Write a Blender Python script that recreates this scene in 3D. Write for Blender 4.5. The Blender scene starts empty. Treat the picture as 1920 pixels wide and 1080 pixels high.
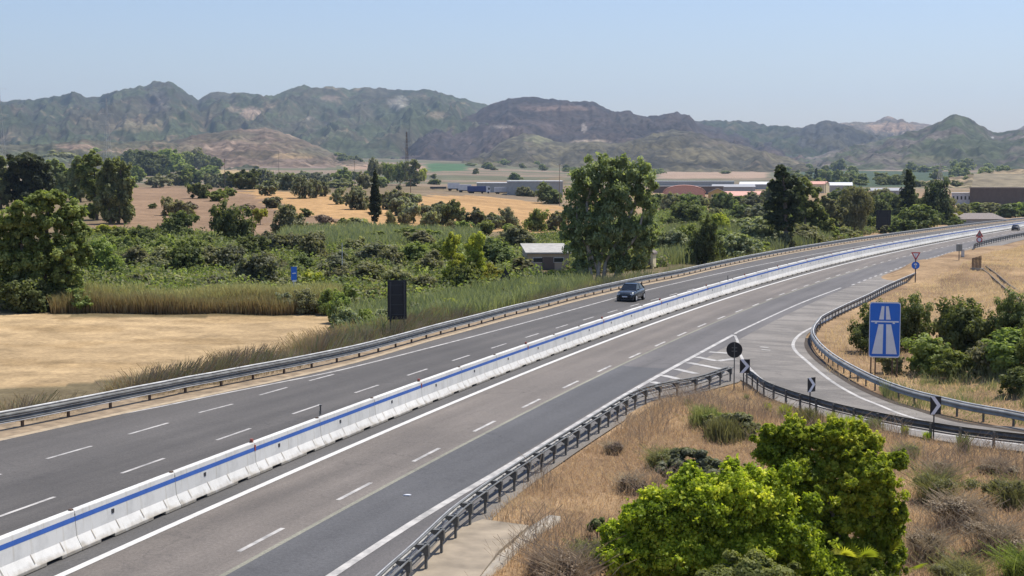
import bpy, bmesh, math, random
import numpy as np
from mathutils import Vector, Matrix
random.seed(7); RNG = np.random.default_rng(7)
SC = bpy.context.scene
COL = SC.collection
# ------------------------------------------------------------------ camera, sky, sun, exposure
FPX, YH, CAMH = 2662.0, 328.6, 12.0          # focal length in px of a 1920 wide frame, horizon row, camera height (m)
PHI = math.atan((540 - YH) / FPX)
cam_d = bpy.data.cameras.new('camera'); cam = bpy.data.objects.new('camera', cam_d); COL.objects.link(cam)
cam.location = (0, 0, CAMH); cam.rotation_euler = (math.pi / 2 - PHI, 0, 0)
cam_d.sensor_width = 36; cam_d.lens = FPX / 1920 * 36; cam_d.clip_start = 0.5; cam_d.clip_end = 40000
SC.camera = cam
SUN_EL, SUN_AZ = math.radians(64), math.radians(52)    # azimuth clockwise from +Y (view direction)
world = bpy.data.worlds.new('World'); SC.world = world; world.use_nodes = True
wn = world.node_tree.nodes; wl = world.node_tree.links
sky = wn.new('ShaderNodeTexSky'); sky.sky_type = 'NISHITA'; sky.sun_disc = False
sky.sun_elevation = SUN_EL; sky.sun_rotation = SUN_AZ
sky.air_density = 1.3; sky.dust_density = .9; sky.ozone_density = 6; sky.altitude = 100
tn = wn.new('ShaderNodeMix'); tn.data_type = 'RGBA'; tn.blend_type = 'MULTIPLY'; tn.inputs[0].default_value = 1; tn.inputs[7].default_value = (1.04, .965, 1.05, 1)
wl.new(sky.outputs[0], tn.inputs[6]); wl.new(tn.outputs[2], wn['Background'].inputs[0]); wn['Background'].inputs[1].default_value = 0.098
sun_d = bpy.data.lights.new('sun', 'SUN'); sun_d.energy = 4.2; sun_d.angle = math.radians(0.53); sun_d.color = (1, .95, .87)
sun = bpy.data.objects.new('sun', sun_d); COL.objects.link(sun)
sdir = Vector((math.cos(SUN_EL) * math.sin(SUN_AZ), math.cos(SUN_EL) * math.cos(SUN_AZ), math.sin(SUN_EL)))
sun.rotation_euler = sdir.to_track_quat('Z', 'Y').to_euler(); sun.location = (0, 0, 50)
SC.view_settings.view_transform = 'Standard'; SC.view_settings.look = 'None'
SC.view_settings.exposure = 0.46; SC.view_settings.gamma = 1
SC.cycles.volume_bounces = 0; SC.cycles.max_bounces = 6; SC.cycles.transparent_max_bounces = 8

# ------------------------------------------------------------------ helpers
def smooth(a, b, x):
    t = np.clip((x - a) / (b - a), 0, 1); return t * t * (3 - 2 * t)
def _hash(ix, iy, seed):
    n = (ix.astype(np.int64) * 374761393 + iy.astype(np.int64) * 668265263 + seed * 1442695041) & 0x7fffffff
    n = ((n ^ (n >> 13)) * 1274126177) & 0x7fffffff
    return ((n ^ (n >> 16)) & 0xffff) / 65535.0
def vnoise(x, y, seed=0):
    x = np.asarray(x, float); y = np.asarray(y, float)
    ix = np.floor(x); iy = np.floor(y); fx = x - ix; fy = y - iy
    fx = fx * fx * (3 - 2 * fx); fy = fy * fy * (3 - 2 * fy)
    a = _hash(ix, iy, seed); b = _hash(ix + 1, iy, seed); c = _hash(ix, iy + 1, seed); d = _hash(ix + 1, iy + 1, seed)
    return (a * (1 - fx) + b * fx) * (1 - fy) + (c * (1 - fx) + d * fx) * fy
def fbm(x, y, seed=0, octv=4):
    s = 0; am = .5; t = 0
    for o in range(octv):
        s = s + am * vnoise(x * 2 ** o + 17.3 * o, y * 2 ** o - 9.1 * o, seed + o); t += am; am *= .5
    return s / t
def put(name, me, mat=None, parent=None):
    o = bpy.data.objects.new(name, me); COL.objects.link(o)
    if mat is not None and not me.materials: me.materials.append(mat)
    if parent is not None: o.parent = parent
    return o
def tag(o, label=None, cat=None, group=None, kind=None):
    if label: o['label'] = label
    if cat: o['category'] = cat
    if group: o['group'] = group
    if kind: o['kind'] = kind
    return o
def empty(name, loc, label, cat, group=None, rz=0):
    o = bpy.data.objects.new(name, None); COL.objects.link(o); o.location = loc; o.rotation_euler = (0, 0, rz)
    o.empty_display_size = .3
    return tag(o, label, cat, group)
def copy_tree(o, parent=None):
    c = o.copy(); COL.objects.link(c)
    if parent is not None: c.parent = parent
    for ch in KIDS.get(o.name, []): copy_tree(ch, c)
    return c
KIDS = {}
def kids(o):
    for ob in COL.objects:
        if ob.parent: KIDS.setdefault(ob.parent.name, [])
    KIDS[o.name] = [c for c in COL.objects if c.parent == o]
    for c in KIDS[o.name]: kids(c)
def npmesh(name, V, F, cols=None, smoothf=False):
    """V (n,3); F (m,k) with k 3 or 4"""
    me = bpy.data.meshes.new(name); V = np.asarray(V, np.float32); F = np.asarray(F, np.int32)
    n, k = len(F), F.shape[1]
    me.vertices.add(len(V)); me.vertices.foreach_set('co', V.ravel())
    me.loops.add(n * k); me.loops.foreach_set('vertex_index', F.ravel())
    me.polygons.add(n); me.polygons.foreach_set('loop_start', np.arange(0, n * k, k, dtype=np.int32))
    me.polygons.foreach_set('loop_total', np.full(n, k, np.int32))
    if smoothf: me.polygons.foreach_set('use_smooth', np.ones(n, bool))
    me.update(calc_edges=True)
    if cols is not None:
        at_ = me.color_attributes.new('tint', 'FLOAT_COLOR', 'POINT')
        c = np.ones((len(V), 4), np.float32); c[:, :3] = cols; at_.data.foreach_set('color', c.ravel())
    return me
class MB:
    """collects boxes, bars, plates; build() links them as one mesh"""
    def __init__(s): s.v = []; s.f = []
    def add(s, V, F):
        b = len(s.v); s.v += [tuple(p) for p in V]; s.f += [tuple(i + b for i in f) for f in F]; return s
    def box(s, x0, x1, y0, y1, z0, z1):
        return s.add([(x0,y0,z0),(x1,y0,z0),(x1,y1,z0),(x0,y1,z0),(x0,y0,z1),(x1,y0,z1),(x1,y1,z1),(x0,y1,z1)],
            [(3,2,1,0),(4,5,6,7),(0,1,5,4),(1,2,6,5),(2,3,7,6),(3,0,4,7)])
    def prism(s, pts, y0, y1, ax='y'):
        """pts: outline in (x,z) counterclockwise seen from -y; extruded along y"""
        n = len(pts)
        if ax == 'y': A = [(p[0], y0, p[1]) for p in pts]; B = [(p[0], y1, p[1]) for p in pts]
        elif ax == 'x': A = [(y0, p[0], p[1]) for p in pts]; B = [(y1, p[0], p[1]) for p in pts]
        else: A = [(p[0], p[1], y0) for p in pts]; B = [(p[0], p[1], y1) for p in pts]
        F = [tuple(range(n)), tuple(reversed(range(n, 2 * n)))] + [((i + 1) % n, i, i + n, (i + 1) % n + n) for i in range(n)]
        return s.add(A + B, F)
    def tube(s, p0, p1, r0, r1=None, n=8):
        r1 = r0 if r1 is None else r1
        p0 = Vector(p0); p1 = Vector(p1); d = (p1 - p0).normalized()
        u = d.orthogonal().normalized(); w = d.cross(u)
        V = []
        for p, r in ((p0, r0), (p1, r1)):
            for i in range(n):
                t = 2 * math.pi * i / n; V.append(p + (u * math.cos(t) + w * math.sin(t)) * r)
        F = [(i, (i + 1) % n, (i + 1) % n + n, i + n) for i in range(n)] + [tuple(reversed(range(n))), tuple(range(n, 2 * n))]
        return s.add(V, F)
    def build(s, name, mat, parent=None, sm=False, bevel=0):
        me = bpy.data.meshes.new(name); me.from_pydata(s.v, [], s.f)
        bm = bmesh.new(); bm.from_mesh(me); bmesh.ops.recalc_face_normals(bm, faces=bm.faces)
        if bevel: bmesh.ops.bevel(bm, geom=bm.edges[:] , offset=bevel, segments=1, affect='EDGES')
        bm.to_mesh(me); bm.free()
        if sm:
            for p in me.polygons: p.use_smooth = True
        me.update(); return put(name, me, mat, parent)

# ------------------------------------------------------------------ materials
def nmat(name):
    m = bpy.data.materials.new(name); m.use_nodes = True; nt = m.node_tree
    return m, nt, nt.nodes['Principled BSDF']
def N(nt, t, **kw):
    n = nt.nodes.new(t)
    for k, v in kw.items(): setattr(n, k, v)
    return n
def noise(nt, scale, detail=4, rough=.55, coord='Object', vec=None, stretch=None):
    n = N(nt, 'ShaderNodeTexNoise'); n.inputs['Scale'].default_value = scale; n.inputs['Detail'].default_value = detail
    n.inputs['Roughness'].default_value = rough
    if vec is None:
        tc = N(nt, 'ShaderNodeTexCoord'); vec = tc.outputs[coord]
    if stretch:
        if len(stretch) > 3:
            m0 = N(nt, 'ShaderNodeMapping'); m0.inputs['Rotation'].default_value = (0, 0, stretch[3]); nt.links.new(vec, m0.inputs[0]); vec = m0.outputs[0]
        mp = N(nt, 'ShaderNodeMapping'); mp.inputs['Scale'].default_value = stretch[:3]
        nt.links.new(vec, mp.inputs[0]); vec = mp.outputs[0]
    nt.links.new(vec, n.inputs['Vector']); return n.outputs[0]
def ramp(nt, fac, stops):
    r = N(nt, 'ShaderNodeValToRGB'); e = r.color_ramp.elements
    while len(e) < len(stops): e.new(.5)
    for i, (p, c) in enumerate(stops):
        e[i].position = p; e[i].color = (*c, 1) if len(c) == 3 else c
    nt.links.new(fac, r.inputs[0]); return r.outputs[0]
def mul(nt, a, b, fac=1.0, mode='MULTIPLY'):
    m = N(nt, 'ShaderNodeMix', data_type='RGBA', blend_type=mode); m.inputs[0].default_value = fac
    for i, q in ((6, a), (7, b)):
        if isinstance(q, tuple): m.inputs[i].default_value = (*q, 1)
        else: nt.links.new(q, m.inputs[i])
    return m.outputs[2]
def g(v): return (v, v, v)
def simple(name, col, rough=.7, metal=0, var=.15, scale=3.0, bump=0):
    m, nt, b = nmat(name)
    nz = noise(nt, scale)
    lo = tuple(c * (1 - var) for c in col); hi = tuple(min(1, c * (1 + var)) for c in col)
    nt.links.new(ramp(nt, nz, [(.3, lo), (.7, hi)]), b.inputs['Base Color'])
    b.inputs['Roughness'].default_value = rough; b.inputs['Metallic'].default_value = metal
    if bump:
        bp = N(nt, 'ShaderNodeBump'); bp.inputs['Strength'].default_value = bump; nt.links.new(nz, bp.inputs['Height']); nt.links.new(bp.outputs[0], b.inputs['Normal'])
    return m
def asphalt(name, col, streak=.25, tint=None, ang=0.36, patch=None, tracks=()):
    m, nt, b = nmat(name)
    big = noise(nt, .09, 5, .6)
    long_ = noise(nt, 1.0, 4, .6, stretch=(.9, .035, 1, ang))
    fine = noise(nt, 9, 3, .7)
    c = mul(nt, col, ramp(nt, big, [(.3, g(.84)), (.7, g(1.14))]))
    c = mul(nt, c, ramp(nt, long_, [(.3, g(1 - streak)), (.7, g(1 + streak * .7))]))
    c = mul(nt, c, ramp(nt, fine, [(.25, g(.74)), (.75, g(1.26))]))
    if tracks:      # worn wheel paths and an oily centre, at their distance from the median
        at_ = N(nt, 'ShaderNodeVertexColor', layer_name='tint'); sp = N(nt, 'ShaderNodeSeparateColor'); nt.links.new(at_.outputs[0], sp.inputs[0])
        wob = noise(nt, .25, 3); ma = N(nt, 'ShaderNodeMath', operation='MULTIPLY_ADD'); nt.links.new(wob, ma.inputs[0]); ma.inputs[1].default_value = .02; nt.links.new(sp.outputs[0], ma.inputs[2])
        st = [(0, g(1))]
        for t_, v_ in tracks: st += [(t_ - .022, g(1)), (t_, g(v_)), (t_ + .022, g(1))]
        st.append((1, g(1))); tr = ramp(nt, ma.outputs[0], st)
        c = mul(nt, c, tr, .9)
    if patch:
        pt = noise(nt, .16, 5, .65, stretch=(1, .4, 1, ang + .5))
        c = mul(nt, c, ramp(nt, pt, [(.44, g(1)), (.5, g(patch)), (.58, g(1.05))]))
    c = mul(nt, c, ramp(nt, noise(nt, 28, 2, .8), [(.32, g(.72)), (.5, g(1)), (.72, g(1.3))]))
    vo = N(nt, 'ShaderNodeTexVoronoi', feature='DISTANCE_TO_EDGE'); vo.inputs['Scale'].default_value = .22
    tcv = N(nt, 'ShaderNodeTexCoord'); wv = N(nt, 'ShaderNodeVectorMath', operation='ADD'); nv = N(nt, 'ShaderNodeTexNoise'); nv.inputs['Scale'].default_value = .7; nv.inputs['Detail'].default_value = 5
    sc_v = N(nt, 'ShaderNodeVectorMath', operation='SCALE'); sc_v.inputs['Scale'].default_value = 2.6
    nt.links.new(tcv.outputs['Object'], nv.inputs['Vector']); nt.links.new(nv.outputs[1], sc_v.inputs[0]); nt.links.new(tcv.outputs['Object'], wv.inputs[0]); nt.links.new(sc_v.outputs[0], wv.inputs[1]); nt.links.new(wv.outputs[0], vo.inputs['Vector'])
    ck = ramp(nt, vo.outputs['Distance'], [(0, g(.62)), (.012, g(1))]); where = ramp(nt, noise(nt, .06, 3), [(.48, g(0)), (.6, g(1))])
    mk = N(nt, 'ShaderNodeMix', data_type='RGBA'); nt.links.new(where, mk.inputs[0]); mk.inputs[6].default_value = (1, 1, 1, 1); nt.links.new(ck, mk.inputs[7]); c = mul(nt, c, mk.outputs[2])
    st_ = noise(nt, .35, 6, .75); c = mul(nt, c, ramp(nt, st_, [(.30, g(.78)), (.4, g(1))]))
    nt.links.new(c, b.inputs['Base Color']); b.inputs['Roughness'].default_value = .85
    bp = N(nt, 'ShaderNodeBump'); bp.inputs['Strength'].default_value = .25; bp.inputs['Distance'].default_value = .02
    nt.links.new(noise(nt, 40, 2), bp.inputs['Height']); nt.links.new(bp.outputs[0], b.inputs['Normal'])
    return m
def paint(name, col, wear=.35, scale=2.5):
    m, nt, b = nmat(name)
    w = noise(nt, scale, 6, .7)
    c = mul(nt, col, ramp(nt, w, [(.35, g(1 - wear)), (.6, g(1))]))
    nt.links.new(c, b.inputs['Base Color']); b.inputs['Roughness'].default_value = .6
    return m
def leafmat(name, cols, trans=.48, tt=(1.2, 1.25, .6)):
    """per-vertex tint (leaf clump) times colour ramp by tint value"""
    m, nt, b = nmat(name)
    at_ = N(nt, 'ShaderNodeVertexColor', layer_name='tint')
    sep = N(nt, 'ShaderNodeSeparateColor'); nt.links.new(at_.outputs[0], sep.inputs[0])
    oi = N(nt, 'ShaderNodeObjectInfo')
    k = len(cols); stops = [(i / (k - 1), c) for i, c in enumerate(cols)]
    c = ramp(nt, sep.outputs[0], stops)
    hs = N(nt, 'ShaderNodeHueSaturation'); nt.links.new(c, hs.inputs['Color'])
    mr = N(nt, 'ShaderNodeMapRange'); mr.inputs[3].default_value = .78; mr.inputs[4].default_value = 1.22
    nt.links.new(oi.outputs['Random'], mr.inputs[0]); nt.links.new(mr.outputs[0], hs.inputs['Value'])
    mr2 = N(nt, 'ShaderNodeMapRange'); mr2.inputs[3].default_value = .485; mr2.inputs[4].default_value = .515
    nt.links.new(oi.outputs['Random'], mr2.inputs[0]); nt.links.new(mr2.outputs[0], hs.inputs['Hue'])
    c = hs.outputs[0]
    nt.nodes.remove(b)
    d = N(nt, 'ShaderNodeBsdfDiffuse'); t = N(nt, 'ShaderNodeBsdfTranslucent'); mx = N(nt, 'ShaderNodeMixShader')
    gl = N(nt, 'ShaderNodeBsdfGlossy'); gl.inputs['Roughness'].default_value = .5; gl.inputs['Color'].default_value = (.8, .85, .8, 1)
    mx2 = N(nt, 'ShaderNodeMixShader'); mx2.inputs[0].default_value = .012
    nt.links.new(c, d.inputs[0]); nt.links.new(mul(nt, c, tt), t.inputs[0])
    mx.inputs[0].default_value = trans
    nt.links.new(d.outputs[0], mx.inputs[1]); nt.links.new(t.outputs[0], mx.inputs[2])
    nt.links.new(mx.outputs[0], mx2.inputs[1]); nt.links.new(gl.outputs[0], mx2.inputs[2])
    nt.links.new(mx2.outputs[0], nt.nodes['Material Output'].inputs[0])
    return m
def groundmat(name, s1=.35, s2=3.0, s3=.03, lo=.7, hi=1.3):
    m, nt, b = nmat(name)
    at_ = N(nt, 'ShaderNodeVertexColor', layer_name='tint')
    c = mul(nt, at_.outputs[0], ramp(nt, noise(nt, s1, 6, .65), [(.3, g(lo)), (.7, g(hi))]))
    c = mul(nt, c, ramp(nt, noise(nt, s2, 5, .7), [(.3, g(lo + .05)), (.7, g(hi - .05))]))
    c = mul(nt, c, ramp(nt, noise(nt, s3, 6, .6), [(.3, (lo + .1, lo + .08, lo + .05)), (.7, (hi - .1, hi - .12, hi - .15))]))
    nt.links.new(c, b.inputs['Base Color']); b.inputs['Roughness'].default_value = .95
    b.inputs['Specular IOR Level'].default_value = .1
    return m

def barrier_mat():
    m, nt, b = nmat('white_concrete'); oi = N(nt, 'ShaderNodeObjectInfo'); tc = N(nt, 'ShaderNodeTexCoord')
    c = ramp(nt, oi.outputs['Random'], [(0, (.6, .585, .54)), (1, (.70, .68, .625))])
    c = mul(nt, c, ramp(nt, noise(nt, 1.3, 6, .7), [(.3, g(.82)), (.55, g(1))]))
    st = noise(nt, 1.0, 4, .6, stretch=(2, 5, .5)); c = mul(nt, c, ramp(nt, st, [(.3, (.85, .82, .76)), (.46, g(1))]))
    sx = N(nt, 'ShaderNodeSeparateXYZ'); nt.links.new(tc.outputs['Object'], sx.inputs[0]); ad = N(nt, 'ShaderNodeMath', operation='MULTIPLY_ADD'); nt.links.new(noise(nt, 2.2, 4), ad.inputs[0]); ad.inputs[1].default_value = .5; nt.links.new(sx.outputs['Z'], ad.inputs[2])
    c = mul(nt, c, ramp(nt, ad.outputs[0], [(.3, (.55, .5, .43)), (.48, g(1))]))
    nt.links.new(c, b.inputs['Base Color']); b.inputs['Roughness'].default_value = .8; return m
M = dict(
    ground=groundmat('dry_ground'),
    mount=groundmat('mountain_scrub', .045, .014, .0025, .5, 1.5),
    asp_left=asphalt('asphalt_left', (.088, .079, .069), .2, tracks=[((d + 20) / 40, v) for d, v in ((3.2,.84),(4.95,.82),(6.85,.8),(8.6,.8),(10.6,1.12))]),
    asp_right=asphalt('asphalt_right', (.155, .132, .109), .2, tracks=[((d + 20) / 40, v) for d, v in ((-2.9,.84),(-1.1,.86),(.7,.8))]),
    asp_lane=asphalt('asphalt_lane', (.118, .108, .1), .2, tracks=[((d + 20) / 40, v) for d, v in ((-6.9,.82),(-5.1,.84))]),
    asp_new=asphalt('asphalt_patch', (.082, .08, .079), .14, tracks=[((d + 20) / 40, v) for d, v in ((-6.7,.9),(-5.1,.9))]),
    asp_ramp=asphalt('asphalt_ramp', (.2, .178, .15), .1, ang=1.4, patch=.68),
    asp_shoulder=asphalt('asphalt_shoulder', (.165, .145, .12), .12),
    white=paint('road_paint', (.5, .47, .42), .5, 1.2),
    faded=paint('faded_paint', (.5, .47, .41), .5, 1.2),
    sand=simple('sandy_verge', (.25, .185, .115), .95, var=.35, scale=1.5),
    conc_w=barrier_mat(),
    conc=simple('grey_concrete', (.33, .29, .23), .9, var=.25, scale=1.2),
    blue=paint('blue_stripe', (.035, .12, .42), .15, 2),
    dark=simple('dark_metal', (.05, .05, .055), .5, .3),
    black=simple('black_back', (.012, .012, .015), .5),
    galv=simple('galvanised_steel', (.5, .49, .46), .55, .1, .3, 1.5),
    galv_dark=simple('weathered_shaded_steel', (.13, .13, .12), .6, .15, .4, 2),
    galv_mid=simple('dull_galvanised', (.25, .25, .235), .6, .1, .35, 1.5),
    rust=simple('rusty_steel', (.14, .09, .06), .8, .2, .35, 5),
    bark=simple('bark', (.16, .13, .1), .95, 0, .4, 2.5, .4),
    barkp=simple('pale_bark', (.36, .31, .25), .9, 0, .35, 2.0, .3),
    sblue=simple('sign_blue', (.015, .15, .6), .4, 0, .04),
    swhite=simple('sign_white', (.78, .78, .8), .4, 0, .05),
    sred=simple('sign_red', (.5, .03, .03), .4, 0, .05),
    rred2=simple('faded_red', (.3, .07, .05), .6, 0, .2),
    sgrey=simple('sign_grey', (.22, .24, .23), .5, 0, .1),
)

# ------------------------------------------------------------------ road geometry in plan
A_BANK = -0.0262 * math.cos(PHI)        # the carriageways fall gently towards the inside of the bend
TH = math.radians(37); ST, CT = math.sin(TH), math.cos(TH)
CO = [.537, -5.929, 41.205, 25.221]
def lat(s):
    s = np.asarray(s, float); q = s / 100; L = np.polyval(CO, np.minimum(q, 3.4))
    d1 = np.polyval(np.polyder(CO), 3.4); e = np.maximum(q - 3.4, 0)
    return L + d1 * e - .55 * e ** 2
def sl(x, y): return x * ST + y * CT, -x * CT + y * ST
def xy(s, l): return s * ST - l * CT, s * CT + l * ST
def off_of(x, y):
    s, l = sl(x, y); e = 1.0
    dl = (lat(s + e) - lat(s - e)) / (2 * e)
    return (l - lat(s)) / np.sqrt(1 + dl * dl)
def road_pt(s, d, lift=0.0):
    s = np.asarray(s, float); dl = (lat(s + 1) - lat(s - 1)) / 2
    n = 1 / np.sqrt(1 + dl * dl)
    l = lat(s) + d * n; ss = s - d * n * dl
    x, y = xy(ss, l); return np.stack([x, y, A_BANK * x + lift], -1)
def heading(s): # angle of the road direction
    p = road_pt(np.array([s - 1., s + 1.]), 0); v = p[1] - p[0]; return math.atan2(v[1], v[0])
CP, SP = math.cos(PHI), math.sin(PHI)
def rays(pts):
    p = np.array(pts, float).reshape(-1, 2); x = (p[:, 0] - 960) / FPX; y = (p[:, 1] - 540) / FPX
    return np.stack([x, CP - y * SP, -SP - y * CP], 1)
def W(pts, h=0.0):
    """photo positions taken onto the banked road plane"""
    d = rays(pts); t = (h - CAMH) / (d[:, 2] - A_BANK * d[:, 0])
    return np.stack([d[:, 0] * t, d[:, 1] * t, CAMH + d[:, 2] * t], 1)
def crv(pts, n=6, h=0.0, closed=False):
    """Catmull-Rom through world points"""
    P = W(pts, h) if len(pts[0]) == 2 else np.array(pts, float)
    Q = np.vstack([2 * P[0] - P[1], P, 2 * P[-1] - P[-2]]); out = []
    for i in range(1, len(Q) - 2):
        for k in range(n):
            t = k / n; a, b, c, d = Q[i - 1], Q[i], Q[i + 1], Q[i + 2]
            out.append(.5 * ((2 * b) + (c - a) * t + (2 * a - 5 * b + 4 * c - d) * t * t + (3 * b - a - 3 * c + d) * t ** 3))
    out.append(Q[-2]); return np.array(out)
def resample(P, step, start=0.0):
    d = np.r_[0, np.cumsum(np.linalg.norm(np.diff(P[:, :2], axis=0), axis=1))]
    s = np.arange(start, d[-1], step)
    return np.stack([np.interp(s, d, P[:, k]) for k in range(3)], 1)

# lines read off the photograph and laid out on the ground
RAIL_L = [(-160,838),(-60,818),(51.7,796.9),(120.4,782.7),(183.3,769.8),(242,757.3),(300,745.8),(353,734.4),(402.5,725.4),(451,715.4),(498,706.3),(540,698.3),(616,682.3),(675,668.8),(751.5,648),(820.8,628),(883,611.7),(955,592),(1020.8,575.8),(1078,560.6),(1154,543),(1212.5,530),(1270.8,518.5),(1323,506.3),(1385,492.7),(1450,479.5),(1512.5,468.3),(1596,454.5),(1678,442.5)]
P0 = W(RAIL_L)
RAIL_N = [(690,1180),(745,1120),(802,1065),(834,1031.7),(870,995),(905,966),(941.7,937),(1005,892),(1060,854),(1109,822),(1151.7,793),(1190,768),(1213.5,757),(1241.7,748.5),(1277.5,741),(1318,733),(1355,720),(1376,712)]
RAIL_R1 = [(1396,716),(1406,722),(1417,731),(1430,740),(1446,747.5),(1464.6,754.5),(1488.5,763),(1519,772),(1543,779.6),(1574.6,788),(1608.5,796),(1685.6,812),(1730,820),(1783.5,829.6),(1841,837.5),(1905,845),(1990,854),(2100,864)]
RAIL_R2 = [(2100,835),(2000,820),(1890,797.3),(1849,790),(1811.7,782.7),(1776,774),(1716,758.7),(1673,744),(1634,727),(1595,706),(1565,687),(1543,668),(1530,651),(1526,640),(1529,628),(1537,617),(1545,608),(1582.5,588),(1630,565),(1666,546),(1716,523),(1770,499.8),(1820,483)]
RAIL_R3 = [(1826,470),(1832.5,464),(1874,453),(1920,443.5),(1980,434),(2060,424)]
LW_LEFT = [(-160,862),(0,826),(104,803),(200,781.7),(300,762.5),(400,741.7),(510,720),(640,693.5),(790,656),(923,621.5),(1040,590),(1160,557)]
RAMPC = crv([(2100,850),(1905,825),(1783,800),(1685,775),(1608,745),(1543,712),(1500,690),(1470,665),(1470,640),(1500,610),(1582,570),(1666,532)], 5)
RC2 = resample(RAMPC, 3.0)[:, :2]
def dist_to(P, x, y):
    sh = np.shape(x); X = np.ravel(x); Y = np.ravel(y); D = np.full(X.shape, 1e9)
    for p in P: D = np.minimum(D, (X - p[0]) ** 2 + (Y - p[1]) ** 2)
    return np.sqrt(D).reshape(sh)

# ------------------------------------------------------------------ terrain height
def terrain(x, y, detail=True):
    x = np.asarray(x, float); y = np.asarray(y, float); r = np.hypot(x, y) + 1e-6
    w = 1 - smooth(700, 1100, r)
    base = A_BANK * np.clip(x, -45, 400) * w - .07
    o = off_of(x, y); inroad = r < 900
    base = base - np.where(inroad, 1.35 * smooth(13.8, 20, o) * w, 0)
    u = x / np.maximum(y, 1)
    base = base + 4.5 * smooth(310, 520, r) * smooth(0.03, -.1, u) * (1 - smooth(650, 1000, r)) + 1.5 * smooth(420, 800, r) * smooth(0.2, 0, u)
    side = .55 + .45 * smooth(.12, -.1, u)
    base = base + side * 47 * (np.clip(r - 1150, 0, 1e9) / 2350) ** 1.35
    base = np.where(r > 3600, side * 47 + (base - side * 47) * .6, base)
    # right-hand bank and the island between the slip road and the carriageway
    dr = dist_to(RC2, x, y) if np.size(x) < 4e6 else 50
    near = (1 - smooth(200, 330, r)) * smooth(-8.5, -13, o)
    bump = fbm(x / 9, y / 9, 5) - .45
    base = base + near * smooth(6.5, 14, dr) * (bump * 1.2)
    right = smooth(6, 26, dr) * near * (u > .08) * smooth(60, 75, y + x * .2)
    base = base + (1.6 + 4.0 * smooth(.24, .36, u) * smooth(62, 90, r) * (1 - smooth(115, 190, r))) * right
    lo = (1 - smooth(44, 62, r)) * smooth(7, 12, dr) * smooth(-9.5, -16, o)
    base = base - .7 * lo
    base = base + np.where(o > 20, (fbm(x / 30, y / 30, 9) - .5) * 1.0, 0) * smooth(20, 40, o)
    return base
def at(u, v, rmax=9000):
    """first point of the terrain in the direction of a photo position"""
    d = rays([(u, v)])[0]; t = np.geomspace(22, rmax, 1400)
    x, y, z = d[0] * t, d[1] * t, CAMH + d[2] * t
    hit = np.nonzero(z < terrain(x, y))[0]
    if len(hit) == 0: i = len(t) - 1
    else:
        i = hit[0]; a, b = t[max(i - 1, 0)], t[i]
        for _ in range(14):
            m_ = (a + b) / 2
            if CAMH + d[2] * m_ < terrain(np.array([d[0] * m_]), np.array([d[1] * m_]))[0]: b = m_
            else: a = m_
        return Vector((d[0] * b, d[1] * b, CAMH + d[2] * b))
    return Vector((x[i], y[i], terrain(x[i:i + 1], y[i:i + 1])[0]))
def mpp(p): return p[1] / FPX / CP      # metres per photo pixel at that depth
def inpoly(X, Y, P):
    P = np.asarray(P); c = np.zeros(X.shape, bool); j = len(P) - 1
    for i in range(len(P)):
        xi, yi, xj, yj = P[i][0], P[i][1], P[j][0], P[j][1]
        k = ((yi > Y) != (yj > Y)) & (X < (xj - xi) * (Y - yi) / ((yj - yi) or 1e-9) + xi)
        c ^= k; j = i
    return c
def gpoly(pts): return [tuple(at(*p)[:2]) for p in pts]

# ------------------------------------------------------------------ ground sheet
na, nr = 620, 520
az = np.radians(np.linspace(-46, 46, na)); rr = np.geomspace(14, 11000, nr)
AZ, RR = np.meshgrid(az, rr); GX = RR * np.sin(AZ); GY = RR * np.cos(AZ) ; GZ = terrain(GX, GY)
wx = GX + (fbm(GX / 14, GY / 14, 3) - .5) * np.clip(RR * .05, 1, 30); wy = GY + (fbm(GX / 14, GY / 14, 4) - .5) * np.clip(RR * .05, 1, 30)
off = off_of(GX, GY)
colr = np.zeros(GX.shape + (3,)); colr[:] = (.29, .2, .115)
n1 = fbm(GX / 60, GY / 60, 21)[..., None]
far = smooth(800, 1500, RR)[..., None]
farc = np.where(fbm(GX / 330, GY / 120, 31)[..., None] > .52, (.2, .155, .11), (.115, .115, .07)) * (.8 + .5 * n1)
colr = colr * (1 - far) + farc * far
midg = (smooth(15, 24, off) * (1 - smooth(300, 360, RR)))[..., None]
colr = colr * (1 - midg) + np.array((.13, .105, .06)) * midg
def paintp(pts, c, warp=True, soft=None):
    P = gpoly(pts); m_ = inpoly(wx if warp else GX, wy if warp else GY, P)
    colr[m_] = np.array(c) * (.86 + .28 * n1[m_])
FIELD = [(-500,600),(-200,588),(0,584),(300,584),(640,591),(640,612),(628,648),(560,662),(430,684),(300,700),(150,722),(0,735),(-500,790)]
paintp([(-200,425),(170,432),(560,446),(640,436),(690,434),(1050,440),(1060,330),(900,352),(640,345),(240,345),(-200,345)], (.17,.13,.075))
paintp([(230,352),(330,348),(440,358),(520,385),(600,405),(660,432),(560,446),(400,438),(170,432),(200,400)], (.225,.15,.093))
paintp([(436,354),(560,362),(700,378),(790,366),(900,366),(1000,378),(1060,392),(1060,436),(700,434),(640,420),(560,398),(480,372)], (.37,.23,.105))
paintp([(780,356),(1060,366),(1060,388),(980,376),(900,367),(780,366)], (.19,.145,.095))
paintp([(380,318),(500,320),(500,330),(385,330)], (.36,.27,.14))
paintp([(1220,400),(1420,404),(1420,422),(1300,424),(1220,420)], (.3,.2,.12))
paintp([(1540,436),(1620,428),(1625,446),(1540,452)], (.28,.2,.12))
paintp([(1790,388),(1960,382),(1960,400),(1790,404)], (.24,.18,.1))
paintp([(800,306),(880,308),(870,320),(800,322)], (.07,.13,.06))
paintp([(640,309),(800,311),(795,320),(650,318)], (.33,.23,.16))
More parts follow.
